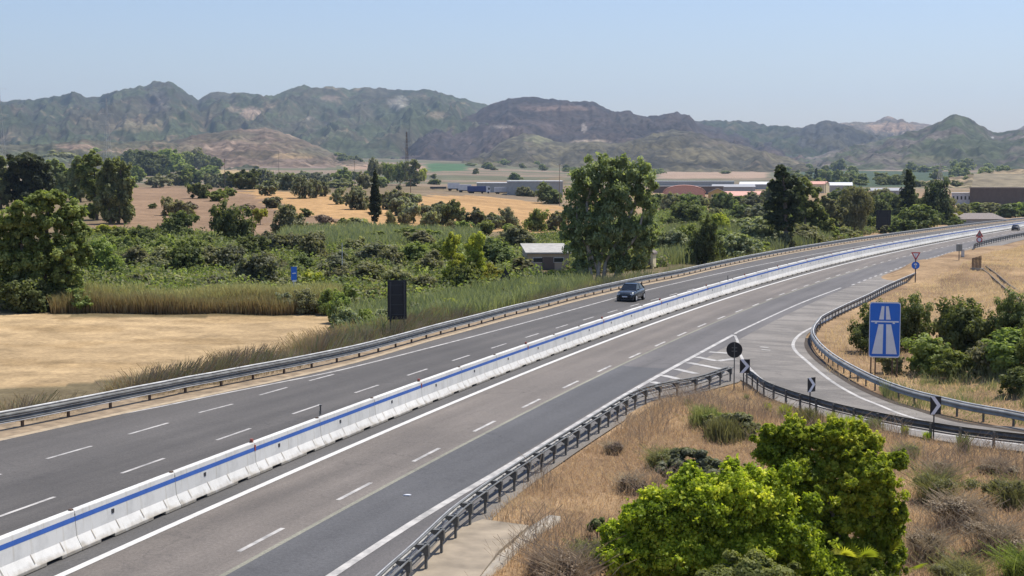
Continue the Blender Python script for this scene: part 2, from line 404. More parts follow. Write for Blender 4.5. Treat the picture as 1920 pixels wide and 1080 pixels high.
paintp([(500,292),(600,296),(610,304),(500,302)], (.36,.27,.14))
paintp([(380,303),(600,306),(620,316),(380,314)], (.22,.165,.135))
paintp([(1230,318),(1440,318),(1440,334),(1240,334)], (.32,.23,.165))
paintp([(1630,312),(1730,310),(1720,320),(1640,322)], (.3,.24,.165))
paintp([(1500,318),(1800,322),(1800,350),(1500,350)], (.06,.085,.05))
paintp(FIELD, (.37,.268,.148))
paintp([(90,590),(640,590),(640,575),(90,570)], (.14,.11,.06))
fm = inpoly(wx, wy, gpoly(FIELD)); colr[fm] *= (.72 + .56 * fbm(GX / 30 + GY / 60, GY / 1.6 + GX / 50, 55))[fm][:, None]; colr[fm & (fbm(GX / 12, GY / 5, 56) > .62)] *= np.array((.86, .84, .8))
dens = fbm(GX / 2.2, GY / 2.2, 44)
rightm = (off < -9) & (RR < 450)
colr[rightm & (fbm(GX / 7, GY / 7, 61) > .56)] *= np.array((.72, .7, .72)); colr[rightm] *= (.82 + .42 * fbm(GX / 5, GY / 5, 45))[rightm][:, None]
idx = np.arange(na * nr).reshape(nr, na)
F = np.stack([idx[:-1, :-1], idx[:-1, 1:], idx[1:, 1:], idx[1:, :-1]], -1).reshape(-1, 4)
tag(put('ground', npmesh('ground', np.stack([GX, GY, GZ], -1).reshape(-1, 3), F, colr.reshape(-1, 3), True), M['ground']), kind='structure')

# ------------------------------------------------------------------ roads and markings
def sheet(name, P, mat, lift):
    P = np.array(P, float); V = [(p[0], p[1], A_BANK * p[0] + lift) for p in P]
    bm = bmesh.new(); vs = [bm.verts.new(v) for v in V]; f = bm.faces.new(vs)
    bmesh.ops.triangulate(bm, faces=[f]); bmesh.ops.recalc_face_normals(bm, faces=bm.faces)
    if sum(f.normal.z for f in bm.faces) < 0: bmesh.ops.reverse_faces(bm, faces=bm.faces)
    me = bpy.data.meshes.new(name); bm.to_mesh(me); bm.free()
    return tag(put(name, me, mat), kind='structure')
def ribbon_mesh(name, C, w, lift, jig=0):
    """C: centre line points; w: width"""
    T = np.gradient(C[:, :2], axis=0); T /= np.linalg.norm(T, axis=1)[:, None] + 1e-9; Nn = np.stack([-T[:, 1], T[:, 0]], 1)
    L = C[:, :2] + Nn * w / 2; R = C[:, :2] - Nn * w / 2; n = len(C)
    V = np.vstack([L, R]); V = np.c_[V, A_BANK * V[:, 0] + lift]
    F = np.array([(i, i + n, i + n + 1, i + 1) for i in range(n - 1)]); return V, F
def join(parts):
    Vs, Fs, b = [], [], 0
    for V, F in parts: Vs.append(V); Fs.append(F + b); b += len(V)
    return np.vstack(Vs), np.vstack(Fs)
def marks(name, parts, mat): 
    V, F = join(parts); so_ = off_of(V[:, 0], V[:, 1])
    return tag(put(name, npmesh(name, V, F, np.stack([(so_ + 20) / 40, so_ * 0, so_ * 0], 1)), mat), kind='structure')
SS = np.arange(-25, 640, 3.0)
def strip(d0, d1, lift, s0=-25, s1=640, st=3.0):
    s = np.arange(s0, s1 + .1, st); a = road_pt(s, d0, lift); b = road_pt(s, d1, lift); n = len(s)
    F = np.array([(i, i + n, i + n + 1, i + 1) for i in range(n - 1)]); return np.vstack([a, b]), F
CRL = crv(RAIL_L, 3)
# left carriageway: from the barrier out to just before the left rail
inner = road_pt(SS, 1.25)[:, :2]
outer_s = []
so, oo = sl(CRL[:, 0], CRL[:, 1]); oo = off_of(CRL[:, 0], CRL[:, 1])
def rail_off(s): return np.interp(s, so, oo, left=oo[0], right=oo[-1])
def strip2(f0, f1, lift, s0, s1, st=3.0):
    s = np.arange(s0, s1 + .1, st)
    a = np.array([road_pt(q, f0(q), lift) for q in s]); b = np.array([road_pt(q, f1(q), lift) for q in s]); n = len(s)
    return np.vstack([a, b]), np.array([(i, i + n, i + n + 1, i + 1) for i in range(n - 1)])
marks('left_carriageway', [strip2(lambda s: rail_off(s) - 1.0, lambda s: 1.25, 0, -25, 640)], M['asp_left'])
marks('sandy_verge', [strip2(lambda s: rail_off(s) + 2.2, lambda s: rail_off(s) - .62, -.012, -25, 640)], M['sand'])
marks('gutter', [strip2(lambda s: rail_off(s) - .62, lambda s: rail_off(s) - 1.02, .012, -25, 640)], simple('gutter_concrete', (.36, .28, .18), .9, 0, .25, 2))
marks('right_carriageway', [strip(1.25, -4.35, 0)], M['asp_right'])
marks('median_strip', [strip(1.6, .12, .004)], asphalt('dirty_median', (.085, .08, .074), .2))
# outer lane, shoulder and slip road
DL = [(520,1150),(621,1080),(800,964),(968.8,864),(1200,724),(1375,627.7)]
lane_r = lambda s: -7.5 - .0 * s
marks('outer_lane', [strip(-4.35, -8.6, 0, -25, 640)], M['asp_lane'])
NR = resample(crv(RAIL_N, 4), 2.0)
def railn_off(s):
    ss, _ = sl(NR[:, 0], NR[:, 1]); return np.interp(s, ss, off_of(NR[:, 0], NR[:, 1]))
sN1 = sl(NR[-1, 0], NR[-1, 1])[0]
marks('shoulder', [strip2(lambda s: -7.5, lambda s: min(-7.9, railn_off(s) - .25), -.004, -25, sN1, 2.0)], M['asp_shoulder'])
# slip road sheet: between the two curved rails, then along the third rail to where it joins
R1 = resample(crv(RAIL_R1, 4), 1.5); R2 = resample(crv(RAIL_R2, 5), 1.5); R3 = resample(crv(RAIL_R3, 4), 4)
edgeR = [(1990,812),(1900,800),(1849,797),(1791,787),(1728,768),(1666,748),(1603,719),(1551,684),(1522,657),(1512,640),(1513,628),(1528,616),(1541,606),(1582.5,585.5),(1630,564),(1666,545.5),(1716,523),(1770,500),(1822,483)]
E3 = crv(edgeR, 4)
apex = W([(1378, 706)])[0]
tail = [road_pt(s, -8.0) for s in np.arange(sl(*W([(1822, 483)])[0][:2])[0] + 20, sl(apex[0], apex[1])[0], -6)]
sheet('slip_road', [tuple(p) for p in R1[::-1][:, :3]] + [tuple(apex)] + [tuple(p) for p in tail[::-1]] + [tuple(p) for p in E3[::-1]], M['asp_ramp'], -.002)
e0 = W([(1822, 483)])[0]; s_e = sl(e0[0], e0[1])[0]
sheet('gore', W([(1150,757),(1375,627),(1390,640),(1402,700),(1385,716),(1330,731),(1277,744),(1213,760),(1160,795)]), M['asp_shoulder'], -.008)
marks('rail_shadow_strip', [ribbon_mesh('', crv([(1516,634),(1515,650),(1527,668),(1551,688),(1603,722),(1666,751),(1728,770),(1791,789),(1853,799),(1930,811),(2000,822)], 6), .5, .006)], simple('shadowed_soil', (.05, .035, .022), .95, 0, .4, 3))  # outer rail's cast shadow painted as a dark strip along the asphalt edge
marks('far_shoulder', [strip(-7.5, -12.5, -.006, s_e - 25, 640)], M['asp_shoulder'])
# darker resurfaced strip on the outer lane
sA = sl(*W([(1180, 690)])[0][:2])[0]
marks('resurfaced_strip', [strip(-4.3, -7.3, .004, -25, sA, 1.0)], M['asp_new'])
marks('lane_seam', [strip(-4.24, -4.42, .006, -25, 200)], asphalt('seam', (.21, .2, .15), .3))
wl_ = [strip(.14, -.14, .008)]
p_ = [strip(9.62, 9.42, .008, sl(*W([(640, 693)])[0][:2])[0] + 40, 640)]
LL = crv(LW_LEFT[:-1] + [tuple_ for tuple_ in [(1160, 557)]], 5)
p_ = [ribbon_mesh('', LL, .2, .008)]
sEnd = sl(LL[-1, 0], LL[-1, 1])[0]; dEnd = off_of(LL[-1, 0], LL[-1, 1])
p_.append(strip(dEnd + .1, dEnd - .1, .008, sEnd + .02, 640))
p_.append(strip(2.35, 2.15, .008))
DD = crv(DL, 5); sD = sl(DD[-1, 0], DD[-1, 1])[0]
p_.append(ribbon_mesh('', DD, .3, .010))
D2 = crv([(1375,627.7),(1398,615.5),(1500,569),(1577,539.6)], 5); p_.append(ribbon_mesh('', D2[1:], .22, .010))
sF = sl(D2[-1, 0], D2[-1, 1])[0]
# gore lines and hatching, slip road edges
p_.append(ribbon_mesh('', crv([(1378,629),(1383,640),(1388,664),(1400,684),(1425,709),(1455,728),(1500,746),(1541,764),(1600,781),(1676,798),(1749,812),(1916,834),(2050,850)], 4), .2, .007))
p_.append(ribbon_mesh('', crv([(1900,816),(1780,800),(1700,780),(1649,760),(1610,744),(1571,722.5),(1537.5,698.5),(1512.5,677),(1491.7,658),(1487.5,643),(1500,627),(1524,613.5),(1560,596)], 5)[5:], .24, .0075))
for (a, b) in [((1243,704),(1273,711)),((1267,692),(1306,701)),((1290,680),(1352,692)),((1307,669.5),(1345,677)),((1345,677),(1377,673)),((1330,660),(1372,663)),((1222,716),(1240,721))]:
    p_.append(ribbon_mesh('', crv([a, b], 2), .55, .012))
dash = []
def dashes(d, s0, n, L=3.0, P=7.5, w=.15):
    for i in range(n):
        s = s0 + i * P; dash.append(strip(d + w / 2, d - w / 2, .009, s, s + L, L / 2 - .001))
sB = sl(*W([(67.7, 941.5)])[0][:2])[0]; sC = sl(*W([(409, 1055)])[0][:2])[0]
PT = W([(67.7,941.5),(1150,583.5)]); per = (sl(*PT[1][:2])[0] - sl(*PT[0][:2])[0]) / 11
dashes(5.93, sB - 4 * per, 75, P=per)
CC = W([(409,1055),(594.8,958),(747.5,879.6),(861.5,823),(956.7,775.8),(1036.5,737.3),(1102,706),(1161.5,680),(1214,655.8),(1257,636),(1298,617.5),(1336.5,602),(1370.4,589),(1403,577),(1431,565.5),(1457,555)])
sc_, _ = sl(CC[:, 0], CC[:, 1]); oc = off_of(CC[:, 0], CC[:, 1]); pc = (sc_[-1] - sc_[0]) / 15
for i in range(-4, 75):
    s = sc_[0] + i * pc; d = float(np.interp(s, sc_, oc)); dash.append(strip(d + .085, d - .085, .009, s, s + 3.05, 1.5))
for i in range(40):
    s = sF + 3 + i * 4.5; dash.append(strip(-8.35, -8.6, .011, s, s + 2.0, .99))
AA = [[(87.5,860.4),(172,836.5)],[(240.6,814.6),(315.6,793.1)],[(373,774),(436.5,757.7)],[(486.5,741),(538.5,726.5)],[(580,714),(626,701.9)],[(-110,915),(2,889)]]
for a, b in AA: dash.append(ribbon_mesh('', crv([a, b], 3), .15, .009))
marks('lane_dashes', dash, M['white'])
marks('edge_lines', p_ , M['white'])
marks('median_line', [strip(.15, -.13, .012)], paint('fresh_paint', (.62, .6, .55), .2, 2))
marks('worn_arrow', [ribbon_mesh('', crv([(1425,650.5),(1441,652)], 2), .3, .012), ribbon_mesh('', crv([(1428,655.5),(1445,657)], 2), .35, .012)], M['faded'])

# ------------------------------------------------------------------ hills and mountains (real height fields at their distances)
def hill_range(name, D, Dn, sky_pts, base_z, amp, cols, seed, back=1.35, rows=150, px=2.6, relief=1.0, patches=(), gexp=1.0, mixt=.5):
    xs = np.array([p[0] for p in sky_pts], float); ys = np.array([p[1] for p in sky_pts], float)
    X0, X1 = xs[0], xs[-1]; n = int((X1 - X0) / px) + 1; pu = np.linspace(X0, X1, n)
    # smooth interpolation of the crest
    pv = np.interp(pu, xs, ys); k = np.array([1, 2, 3, 2, 1.]) / 9
    pv = np.convolve(np.r_[[pv[0]] * 2, pv, [pv[-1]] * 2], k, 'valid')
    d = rays(np.stack([pu, pv], 1)); hd = np.hypot(d[:, 0], d[:, 1]); azm = np.arctan2(d[:, 0], d[:, 1])
    crest = CAMH + d[:, 2] / hd * D
    crest = crest + (fbm(pu / 9, pu * 0, seed + 7, 3) - .5) * D * .0022
    t = np.r_[np.linspace(0, 1, rows), np.linspace(1.03, back, 14)]
    T, Az = np.meshgrid(t, azm, indexing='ij')
    wob = 1 + .09 * (fbm(Az * 16, T * 0, seed + 3, 3) - .5) * np.minimum(T, 1) * 2
    R = (Dn + (D - Dn) * T) * np.where(T < 1, 1 + (wob - 1) * T * (1 - T) * 4, 1)
    X, Y = R * np.sin(Az), R * np.cos(Az)
    C = np.broadcast_to(crest, T.shape)
    base_z = np.broadcast_to(terrain(Dn * np.sin(azm), Dn * np.cos(azm)) - 4, T.shape)
    prof = np.where(T <= 1, np.power(np.clip(T, 0, 1), gexp) * .75 + .25 * smooth(0, 1, T), 1 - (T - 1) * 1.1)
    Z = base_z + (C - base_z) * prof
    # spurs and gullies running down from the crest
    sc = (D - Dn)
    w1 = (fbm(X / sc * 3, Y / sc * 3, seed + 11, 3) - .5)
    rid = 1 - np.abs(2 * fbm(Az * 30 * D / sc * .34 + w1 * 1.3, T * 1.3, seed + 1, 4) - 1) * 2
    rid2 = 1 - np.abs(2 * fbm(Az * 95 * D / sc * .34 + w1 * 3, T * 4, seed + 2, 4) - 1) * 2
    rid3 = 1 - np.abs(2 * fbm(Az * 260 * D / sc * .34 + w1 * 8, T * 11, seed + 6, 4) - 1) * 2
    env = np.clip(T * (1 - T) * 4, 0, 1) ** .7 * np.where(T > 1, 0, 1)
    Z = Z + (crest.mean() - base_z.mean()) * relief * env * (.27 * (rid - .55) + .1 * (rid2 - .5) + .035 * (rid3 - .5)) + amp * env * (fbm(X / 60, Y / 60, seed + 5, 4) - .5)
    nzz = fbm(X / 170, Y / 260, seed + 20, 5); nz2 = fbm(X / 45, Y / 90, seed + 22, 4)
    a, b, c = [np.array(q) for q in cols]
    m1 = smooth(.42, .60, nzz * .65 + nz2 * .35)[..., None]; m2 = smooth(.62, .72, nz2 * .6 + fbm(X / 300, Y / 500, seed + 30)* .4)[..., None]
    col = a * (1 - m1) + b * m1; col = col * (1 - m2 * mixt) + c * m2 * mixt
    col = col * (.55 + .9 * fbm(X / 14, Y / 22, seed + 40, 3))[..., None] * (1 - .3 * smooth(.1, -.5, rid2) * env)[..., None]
    # visible position of every vertex, used to put clearings where they lie on the slope
    U = 960 + FPX * X / (Y * CP - (Z - CAMH) * SP); V = 540 - FPX * (Y * SP + (Z - CAMH) * CP) / (Y * CP - (Z - CAMH) * SP)
    for (cx, cy, rx, ry, cc) in patches:
        q = ((U - cx) / rx) ** 2 + ((V - cy) / ry) ** 2 + (nz2 - .5) * 2.2
        f = smooth(1.15, .5, q)[..., None] * .5; col = col * (1 - f) + np.array(cc) * f
    nr_, nc_ = T.shape; idx = np.arange(nr_ * nc_).reshape(nr_, nc_)
    F = np.stack([idx[:-1, :-1], idx[:-1, 1:], idx[1:, 1:], idx[1:, :-1]], -1).reshape(-1, 4)
    return tag(put(name, npmesh(name, np.stack([X, Y, Z], -1).reshape(-1, 3), F, col.reshape(-1, 3), True), M['mount']), kind='structure')
GREEN, DGREEN, TAN, PURP, ROCK = (.05, .06, .03), (.038, .047, .026), (.17, .13, .08), (.06, .056, .036), (.27, .23, .19)
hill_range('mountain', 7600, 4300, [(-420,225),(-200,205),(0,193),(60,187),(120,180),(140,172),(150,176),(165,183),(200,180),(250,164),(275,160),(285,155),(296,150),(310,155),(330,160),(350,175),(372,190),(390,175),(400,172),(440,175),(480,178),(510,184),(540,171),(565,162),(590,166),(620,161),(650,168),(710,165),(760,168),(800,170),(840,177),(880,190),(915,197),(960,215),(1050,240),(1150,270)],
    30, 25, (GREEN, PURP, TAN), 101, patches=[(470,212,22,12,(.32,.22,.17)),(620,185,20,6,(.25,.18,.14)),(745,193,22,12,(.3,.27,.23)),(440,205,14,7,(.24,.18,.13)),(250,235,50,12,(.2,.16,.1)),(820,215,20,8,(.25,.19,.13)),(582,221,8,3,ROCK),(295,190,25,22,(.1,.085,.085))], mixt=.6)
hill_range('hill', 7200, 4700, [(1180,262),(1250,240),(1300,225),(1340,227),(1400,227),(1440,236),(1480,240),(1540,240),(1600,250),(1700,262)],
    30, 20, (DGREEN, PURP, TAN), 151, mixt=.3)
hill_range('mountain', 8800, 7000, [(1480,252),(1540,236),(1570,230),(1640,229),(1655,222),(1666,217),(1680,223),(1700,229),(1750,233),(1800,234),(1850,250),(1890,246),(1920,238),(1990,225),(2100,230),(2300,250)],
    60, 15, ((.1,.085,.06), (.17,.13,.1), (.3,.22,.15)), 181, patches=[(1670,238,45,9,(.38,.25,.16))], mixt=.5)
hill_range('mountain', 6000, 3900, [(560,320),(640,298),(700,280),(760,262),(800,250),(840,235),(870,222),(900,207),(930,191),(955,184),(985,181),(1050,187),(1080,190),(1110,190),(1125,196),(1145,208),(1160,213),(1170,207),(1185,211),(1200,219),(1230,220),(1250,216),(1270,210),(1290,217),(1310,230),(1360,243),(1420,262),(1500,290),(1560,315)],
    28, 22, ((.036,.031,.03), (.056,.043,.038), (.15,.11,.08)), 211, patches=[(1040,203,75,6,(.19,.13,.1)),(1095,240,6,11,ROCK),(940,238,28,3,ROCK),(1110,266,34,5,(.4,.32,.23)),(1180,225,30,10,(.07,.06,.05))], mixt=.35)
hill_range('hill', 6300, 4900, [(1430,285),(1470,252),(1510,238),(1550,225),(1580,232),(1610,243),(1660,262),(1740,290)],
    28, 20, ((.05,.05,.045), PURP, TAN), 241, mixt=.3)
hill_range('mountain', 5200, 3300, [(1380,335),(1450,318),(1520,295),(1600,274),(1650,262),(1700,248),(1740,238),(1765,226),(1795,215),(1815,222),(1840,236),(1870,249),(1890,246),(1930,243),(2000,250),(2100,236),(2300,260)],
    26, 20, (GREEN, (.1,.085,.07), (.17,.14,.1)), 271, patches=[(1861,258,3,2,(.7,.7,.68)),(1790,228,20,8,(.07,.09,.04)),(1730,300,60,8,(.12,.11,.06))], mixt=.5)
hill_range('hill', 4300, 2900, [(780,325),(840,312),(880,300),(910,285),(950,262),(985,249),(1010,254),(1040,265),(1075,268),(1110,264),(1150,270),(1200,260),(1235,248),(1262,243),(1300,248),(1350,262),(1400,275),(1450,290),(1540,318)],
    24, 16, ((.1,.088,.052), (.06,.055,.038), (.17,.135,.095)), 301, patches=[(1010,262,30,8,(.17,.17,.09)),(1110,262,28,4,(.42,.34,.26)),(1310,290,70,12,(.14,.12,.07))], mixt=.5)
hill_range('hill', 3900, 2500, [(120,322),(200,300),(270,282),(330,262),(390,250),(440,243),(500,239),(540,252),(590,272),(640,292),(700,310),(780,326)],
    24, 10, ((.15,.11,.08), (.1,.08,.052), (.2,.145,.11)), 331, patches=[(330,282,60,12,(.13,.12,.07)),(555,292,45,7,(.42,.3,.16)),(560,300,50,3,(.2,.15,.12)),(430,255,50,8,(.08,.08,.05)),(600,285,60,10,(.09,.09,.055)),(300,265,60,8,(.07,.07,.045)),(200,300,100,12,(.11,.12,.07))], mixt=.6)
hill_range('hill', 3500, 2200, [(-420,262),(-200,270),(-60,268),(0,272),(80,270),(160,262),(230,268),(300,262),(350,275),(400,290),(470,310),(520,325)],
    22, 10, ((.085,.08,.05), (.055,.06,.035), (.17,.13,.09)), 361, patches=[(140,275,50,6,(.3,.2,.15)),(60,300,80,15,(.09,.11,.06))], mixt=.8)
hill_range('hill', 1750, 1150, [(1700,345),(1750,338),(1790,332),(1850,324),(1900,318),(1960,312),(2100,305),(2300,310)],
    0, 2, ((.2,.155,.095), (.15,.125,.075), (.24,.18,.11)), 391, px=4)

# ------------------------------------------------------------------ air: one box of haze round everything
hm = bpy.data.materials.new('haze'); hm.use_nodes = True; ht = hm.node_tree; ht.nodes.remove(ht.nodes['Principled BSDF'])
pv_ = ht.nodes.new('ShaderNodeVolumePrincipled'); pv_.inputs['Color'].default_value = (.6, .78, 1, 1)
pv_.inputs['Density'].default_value = 0.000047; pv_.inputs['Anisotropy'].default_value = .2
ht.links.new(pv_.outputs[0], ht.nodes['Material Output'].inputs['Volume'])
hb = MB().box(-14000, 14000, -3000, 15500, -40, 900).build('haze', hm); tag(hb, kind='stuff')

# ------------------------------------------------------------------ vegetation
def leaf_cloud(lobes, n, leaf, seed, flat=.5, droop=0, shell=.5, clump=.34, nclump=9, fine=1, lobev=0, tintb=0.0, aspect=1.6):
    """lobes: (cx,cy,cz,rx,ry,rz). Leaves sit in clumps spread over each lobe; returns V, F (quads), tint"""
    r = np.random.default_rng(seed); L = np.array(lobes, float)
    vol = (L[:, 3] * L[:, 4] * L[:, 5]) ** (2 / 3); cnt = np.maximum((vol / vol.sum() * n).astype(int), 8)
    P, T, Nn = [], [], []
    for l, c in zip(L, cnt):
        k = max(3, int(nclump * fine)); d = r.normal(size=(k, 3)); d /= np.linalg.norm(d, axis=1)[:, None]
        d[:, 2] = np.abs(d[:, 2]) * np.where(r.random(k) < .3, -.7, 1)
        q = r.uniform(shell, .9, (k, 1)) + (r.random((k, 1)) < .22) * r.uniform(.05, .35, (k, 1)); cc = d * q
        ci = r.integers(0, k, c); o = r.normal(size=(c, 3)); on = np.linalg.norm(o, axis=1)[:, None]; o = o / on
        rad = clump * r.random((c, 1)) ** .45 * (.7 + .6 * r.random(k))[ci][:, None]
        p = cc[ci] + o * rad; P.append(p * l[3:6] + l[:3])
        T.append((r.random(k) * .6 + .2 + tintb + r.uniform(-lobev, lobev))[ci] + r.normal(size=c) * .12)
        Nn.append(o * .8 + d[ci] * .4 + np.array([0, 0, .55]) + r.normal(size=(c, 3)) * flat)
    P, T, Nn = np.vstack(P), np.concatenate(T), np.vstack(Nn)
    if droop: P[:, 2] -= droop * r.random(len(P))
    Nn /= np.linalg.norm(Nn, axis=1)[:, None]; m = len(P)
    u = np.cross(Nn, r.normal(size=(m, 3))); u /= np.linalg.norm(u, axis=1)[:, None]; w = np.cross(Nn, u)
    if droop: u[:, 2] -= .8; u /= np.linalg.norm(u, axis=1)[:, None]
    s = (leaf * r.uniform(.6, 1.4, m))[:, None] / 2
    V = np.stack([P - u * s * aspect, P + w * s + Nn * s * .3, P + u * s * aspect, P - w * s + Nn * s * .3], 1).reshape(-1, 3)
    F = np.arange(m * 4).reshape(-1, 4)
    return V, F, np.repeat(np.clip(T, 0, 1), 4)
def trunk_mesh(name, segs, mat, parent=None):
    b = MB()
    for p0, p1, r0, r1 in segs: b.tube(p0, p1, r0, r1, 7)
    return b.build(name, mat, parent, True)
def cloudmesh(name, lobes, n, leaf, seed, unit=None, **kw):
    V, F, T = leaf_cloud(lobes, n, leaf, seed, **kw)
    if unit is not None:      # stretch the crown to exactly one wide and one high
        lo = np.percentile(V, 1.2, axis=0); hi = np.percentile(V, 98.8, axis=0)
        V = (V - lo) / (hi - lo) * np.array([1, 1, 1 - unit]) + np.array([-.5, -.5, unit])
    return npmesh(name, V, F, np.stack([T, T, T], 1))
def blob_lobes(seed, n, w=.5, h=1.0, z0=.1, spread=.55, rr=(.22, .36)):
    """lobes filling a unit-wide, unit-high crown"""
    r = random.Random(seed); out = []
    for i in range(n):
        a = r.uniform(0, 2 * math.pi); q = math.sqrt(r.random()) * spread * w; rad = r.uniform(*rr)
        z = z0 + rad * .8 + (h - z0 - 1.6 * rad) * r.random() ** .8 * (1 - (q / w) ** 2 * .6)
        out.append((q * math.cos(a), q * math.sin(a), z, rad, rad, rad * r.uniform(.75, .95)))
    out.append((0, 0, h * .5, w * .62, w * .62, h * .36)); return out
LEAF = dict(
    olive=leafmat('olive_leaf', [(0.113,0.120,0.074), (0.210,0.217,0.138), (0.346,0.337,0.226)]),
    dark=leafmat('dark_leaf', [(0.070,0.091,0.035), (0.150,0.176,0.066), (0.281,0.307,0.124)]),
    scrub=leafmat('scrub_leaf', [(0.140,0.144,0.075), (0.242,0.235,0.129), (0.390,0.367,0.219)]),
    green=leafmat('green_leaf', [(0.110,0.140,0.039), (0.219,0.258,0.077), (0.390,0.423,0.140)]),
    yellow=leafmat('yellow_leaf', [(0.184,0.207,0.034), (0.356,0.356,0.057), (0.529,0.483,0.092)]),
    pale=leafmat('pale_leaf', [(0.168,0.156,0.084), (0.240,0.216,0.120), (0.336,0.300,0.180)]),
    euca=leafmat('eucalyptus_leaf', [(0.110,0.133,0.056), (0.235,0.258,0.117), (0.406,0.423,0.211)]),
    conifer=leafmat('conifer_leaf', [(0.037,0.052,0.024), (0.072,0.090,0.040), (0.134,0.150,0.067)]),
    bright=leafmat('bright_leaf', [(.12,.165,.018), (.36,.42,.04), (.78,.73,.1)], .5),
    mid=leafmat('mid_leaf', [(.12,.17,.022), (.32,.4,.045), (.68,.68,.1)], .5),
    reed=leafmat('reed_leaf', [(0.140,0.160,0.080), (0.260,0.280,0.150), (0.420,0.410,0.260)], .4),
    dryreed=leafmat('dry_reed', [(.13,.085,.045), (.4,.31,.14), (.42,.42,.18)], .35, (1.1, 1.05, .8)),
    brown=leafmat('brown_twig', [(0.196,0.149,0.103), (0.322,0.253,0.178), (0.460,0.368,0.265)], .3, (1.05, 1, .92)),
)
grass = {}
NB = {}
def proto(kind, form, k, dense):
    key = (kind, form, k, dense)
    if key not in NB:
        nl, lf = {0: (2000, .066), 1: (6000, .038), 2: (15000, .025)}[dense]
        if form == 'round': lb = blob_lobes(k * 7 + 1, 6, z0=.02)
        elif form == 'wide': lb = blob_lobes(k * 7 + 2, 8, z0=0, rr=(.2, .32))
        elif form == 'tree': lb = blob_lobes(k * 7 + 3, 8, z0=.22, rr=(.2, .3))
        elif form == 'tall': lb = [(random.Random(k * 31 + i).uniform(-.2, .2), random.Random(k * 37 + i).uniform(-.2, .2), .14 + .8 * i / 7, .3 - .012 * i, .3 - .012 * i, .14) for i in range(8)]
        elif form == 'cone': lb = [(random.Random(k * 3 + i).uniform(-.06, .06), 0, .12 + .82 * i / 9, .44 * (1 - i / 11), .44 * (1 - i / 11), .09) for i in range(10)]
        NB[key] = (cloudmesh('crown', lb, nl, lf, k * 13 + 5, unit=dict(round=0, wide=0, tree=.24, tall=.03, cone=.06)[form], nclump=26 if dense else 12, clump=.27, shell=.35), lb)
        NB[key][0].materials.append(LEAF[kind])
    return NB[key]
ORD = 'first second third fourth fifth sixth seventh eighth ninth tenth eleventh twelfth thirteenth fourteenth fifteenth sixteenth seventeenth eighteenth nineteenth twentieth'.split()
TENS = {2: 'twenty', 3: 'thirty', 4: 'forty', 5: 'fifty', 6: 'sixty', 7: 'seventy', 8: 'eighty', 9: 'ninety'}
TENSTH = {3: 'thirtieth', 4: 'fortieth', 5: 'fiftieth', 6: 'sixtieth', 7: 'seventieth', 8: 'eightieth', 9: 'ninetieth'}
def ordinal(i):   # 1-based
    if i <= 20: return ORD[i - 1]
    h = ''
    if i == 100: return 'hundredth'
    if i > 100: h = 'hundred and '; i -= 100
    if 0 < i <= 20: return h + ORD[i - 1]
    return h + (TENSTH[i // 10] if i % 10 == 0 else TENS[i // 10] + '-' + ORD[i % 10 - 1])
tm = {}
def plant(u, v, w, h, kind, form='round', label=None, name='bush', cat='bush', group=None, trunk=None, sink=.04, depth=None):
    """a bush or tree whose foot shows at photo position (u,v) and that is w x h photo pixels large"""
    p = at(u, v); s = mpp(p); dense = 0 if h < 36 else (1 if h < 75 else 2)
    me, lb = proto(kind, form, int(RNG.integers(0, 4)), dense)
    e = empty(name, p, label, cat, group, RNG.uniform(0, 6.28))
    c = put('crown', me, None, e); c.scale = (w * s * 1.12, (depth or w) * s, h * s * 1.08); c.location = (0, 0, -h * s * sink)
    if trunk or form in ('tree', 'tall', 'cone'):
        key = (form, trunk)
        if key not in tm:
            b = MB()
            b.tube((0, 0, -.05), (.01, .02, .45), .035, .022, 6)
            for a in range(4):
                q = a * 1.6 + .4; b.tube((.01, .02, .3 + a * .05), (.22 * math.cos(q), .22 * math.sin(q), .62 + a * .04), .018, .006, 5)
            o = b.build('trunk', M['barkp'] if trunk == 'pale' else M['bark'], e, True); tm[key] = o.data
        else: o = put('trunk', tm[key], None, e)
        o.scale = (min(w, h) * s, min(w, h) * s, h * s)
    return e
def row(items, kind, form, name, cat, group, phrase, **kw):
    """items sorted by their place so that every one gets a label of its own"""
    items = sorted(items, key=lambda q: q[0]); n = len(items)
    for i, it in enumerate(items):
        kd = it[4] if len(it) > 4 else kind; fm = it[5] if len(it) > 5 else form
        lab = phrase % (ADJ[kd], ordinal(i + 1))
        plant(it[0], it[1], it[2], it[3], kd, fm, lab, name, cat, group, **kw)
ADJ = dict(olive='grey green', dark='dark green', scrub='dull olive', green='leafy green', yellow='yellow green', pale='pale dry', euca='dusky green', conifer='blackish green', bright='bright lime', mid='fresh green', reed='light green', brown='brown leafless')

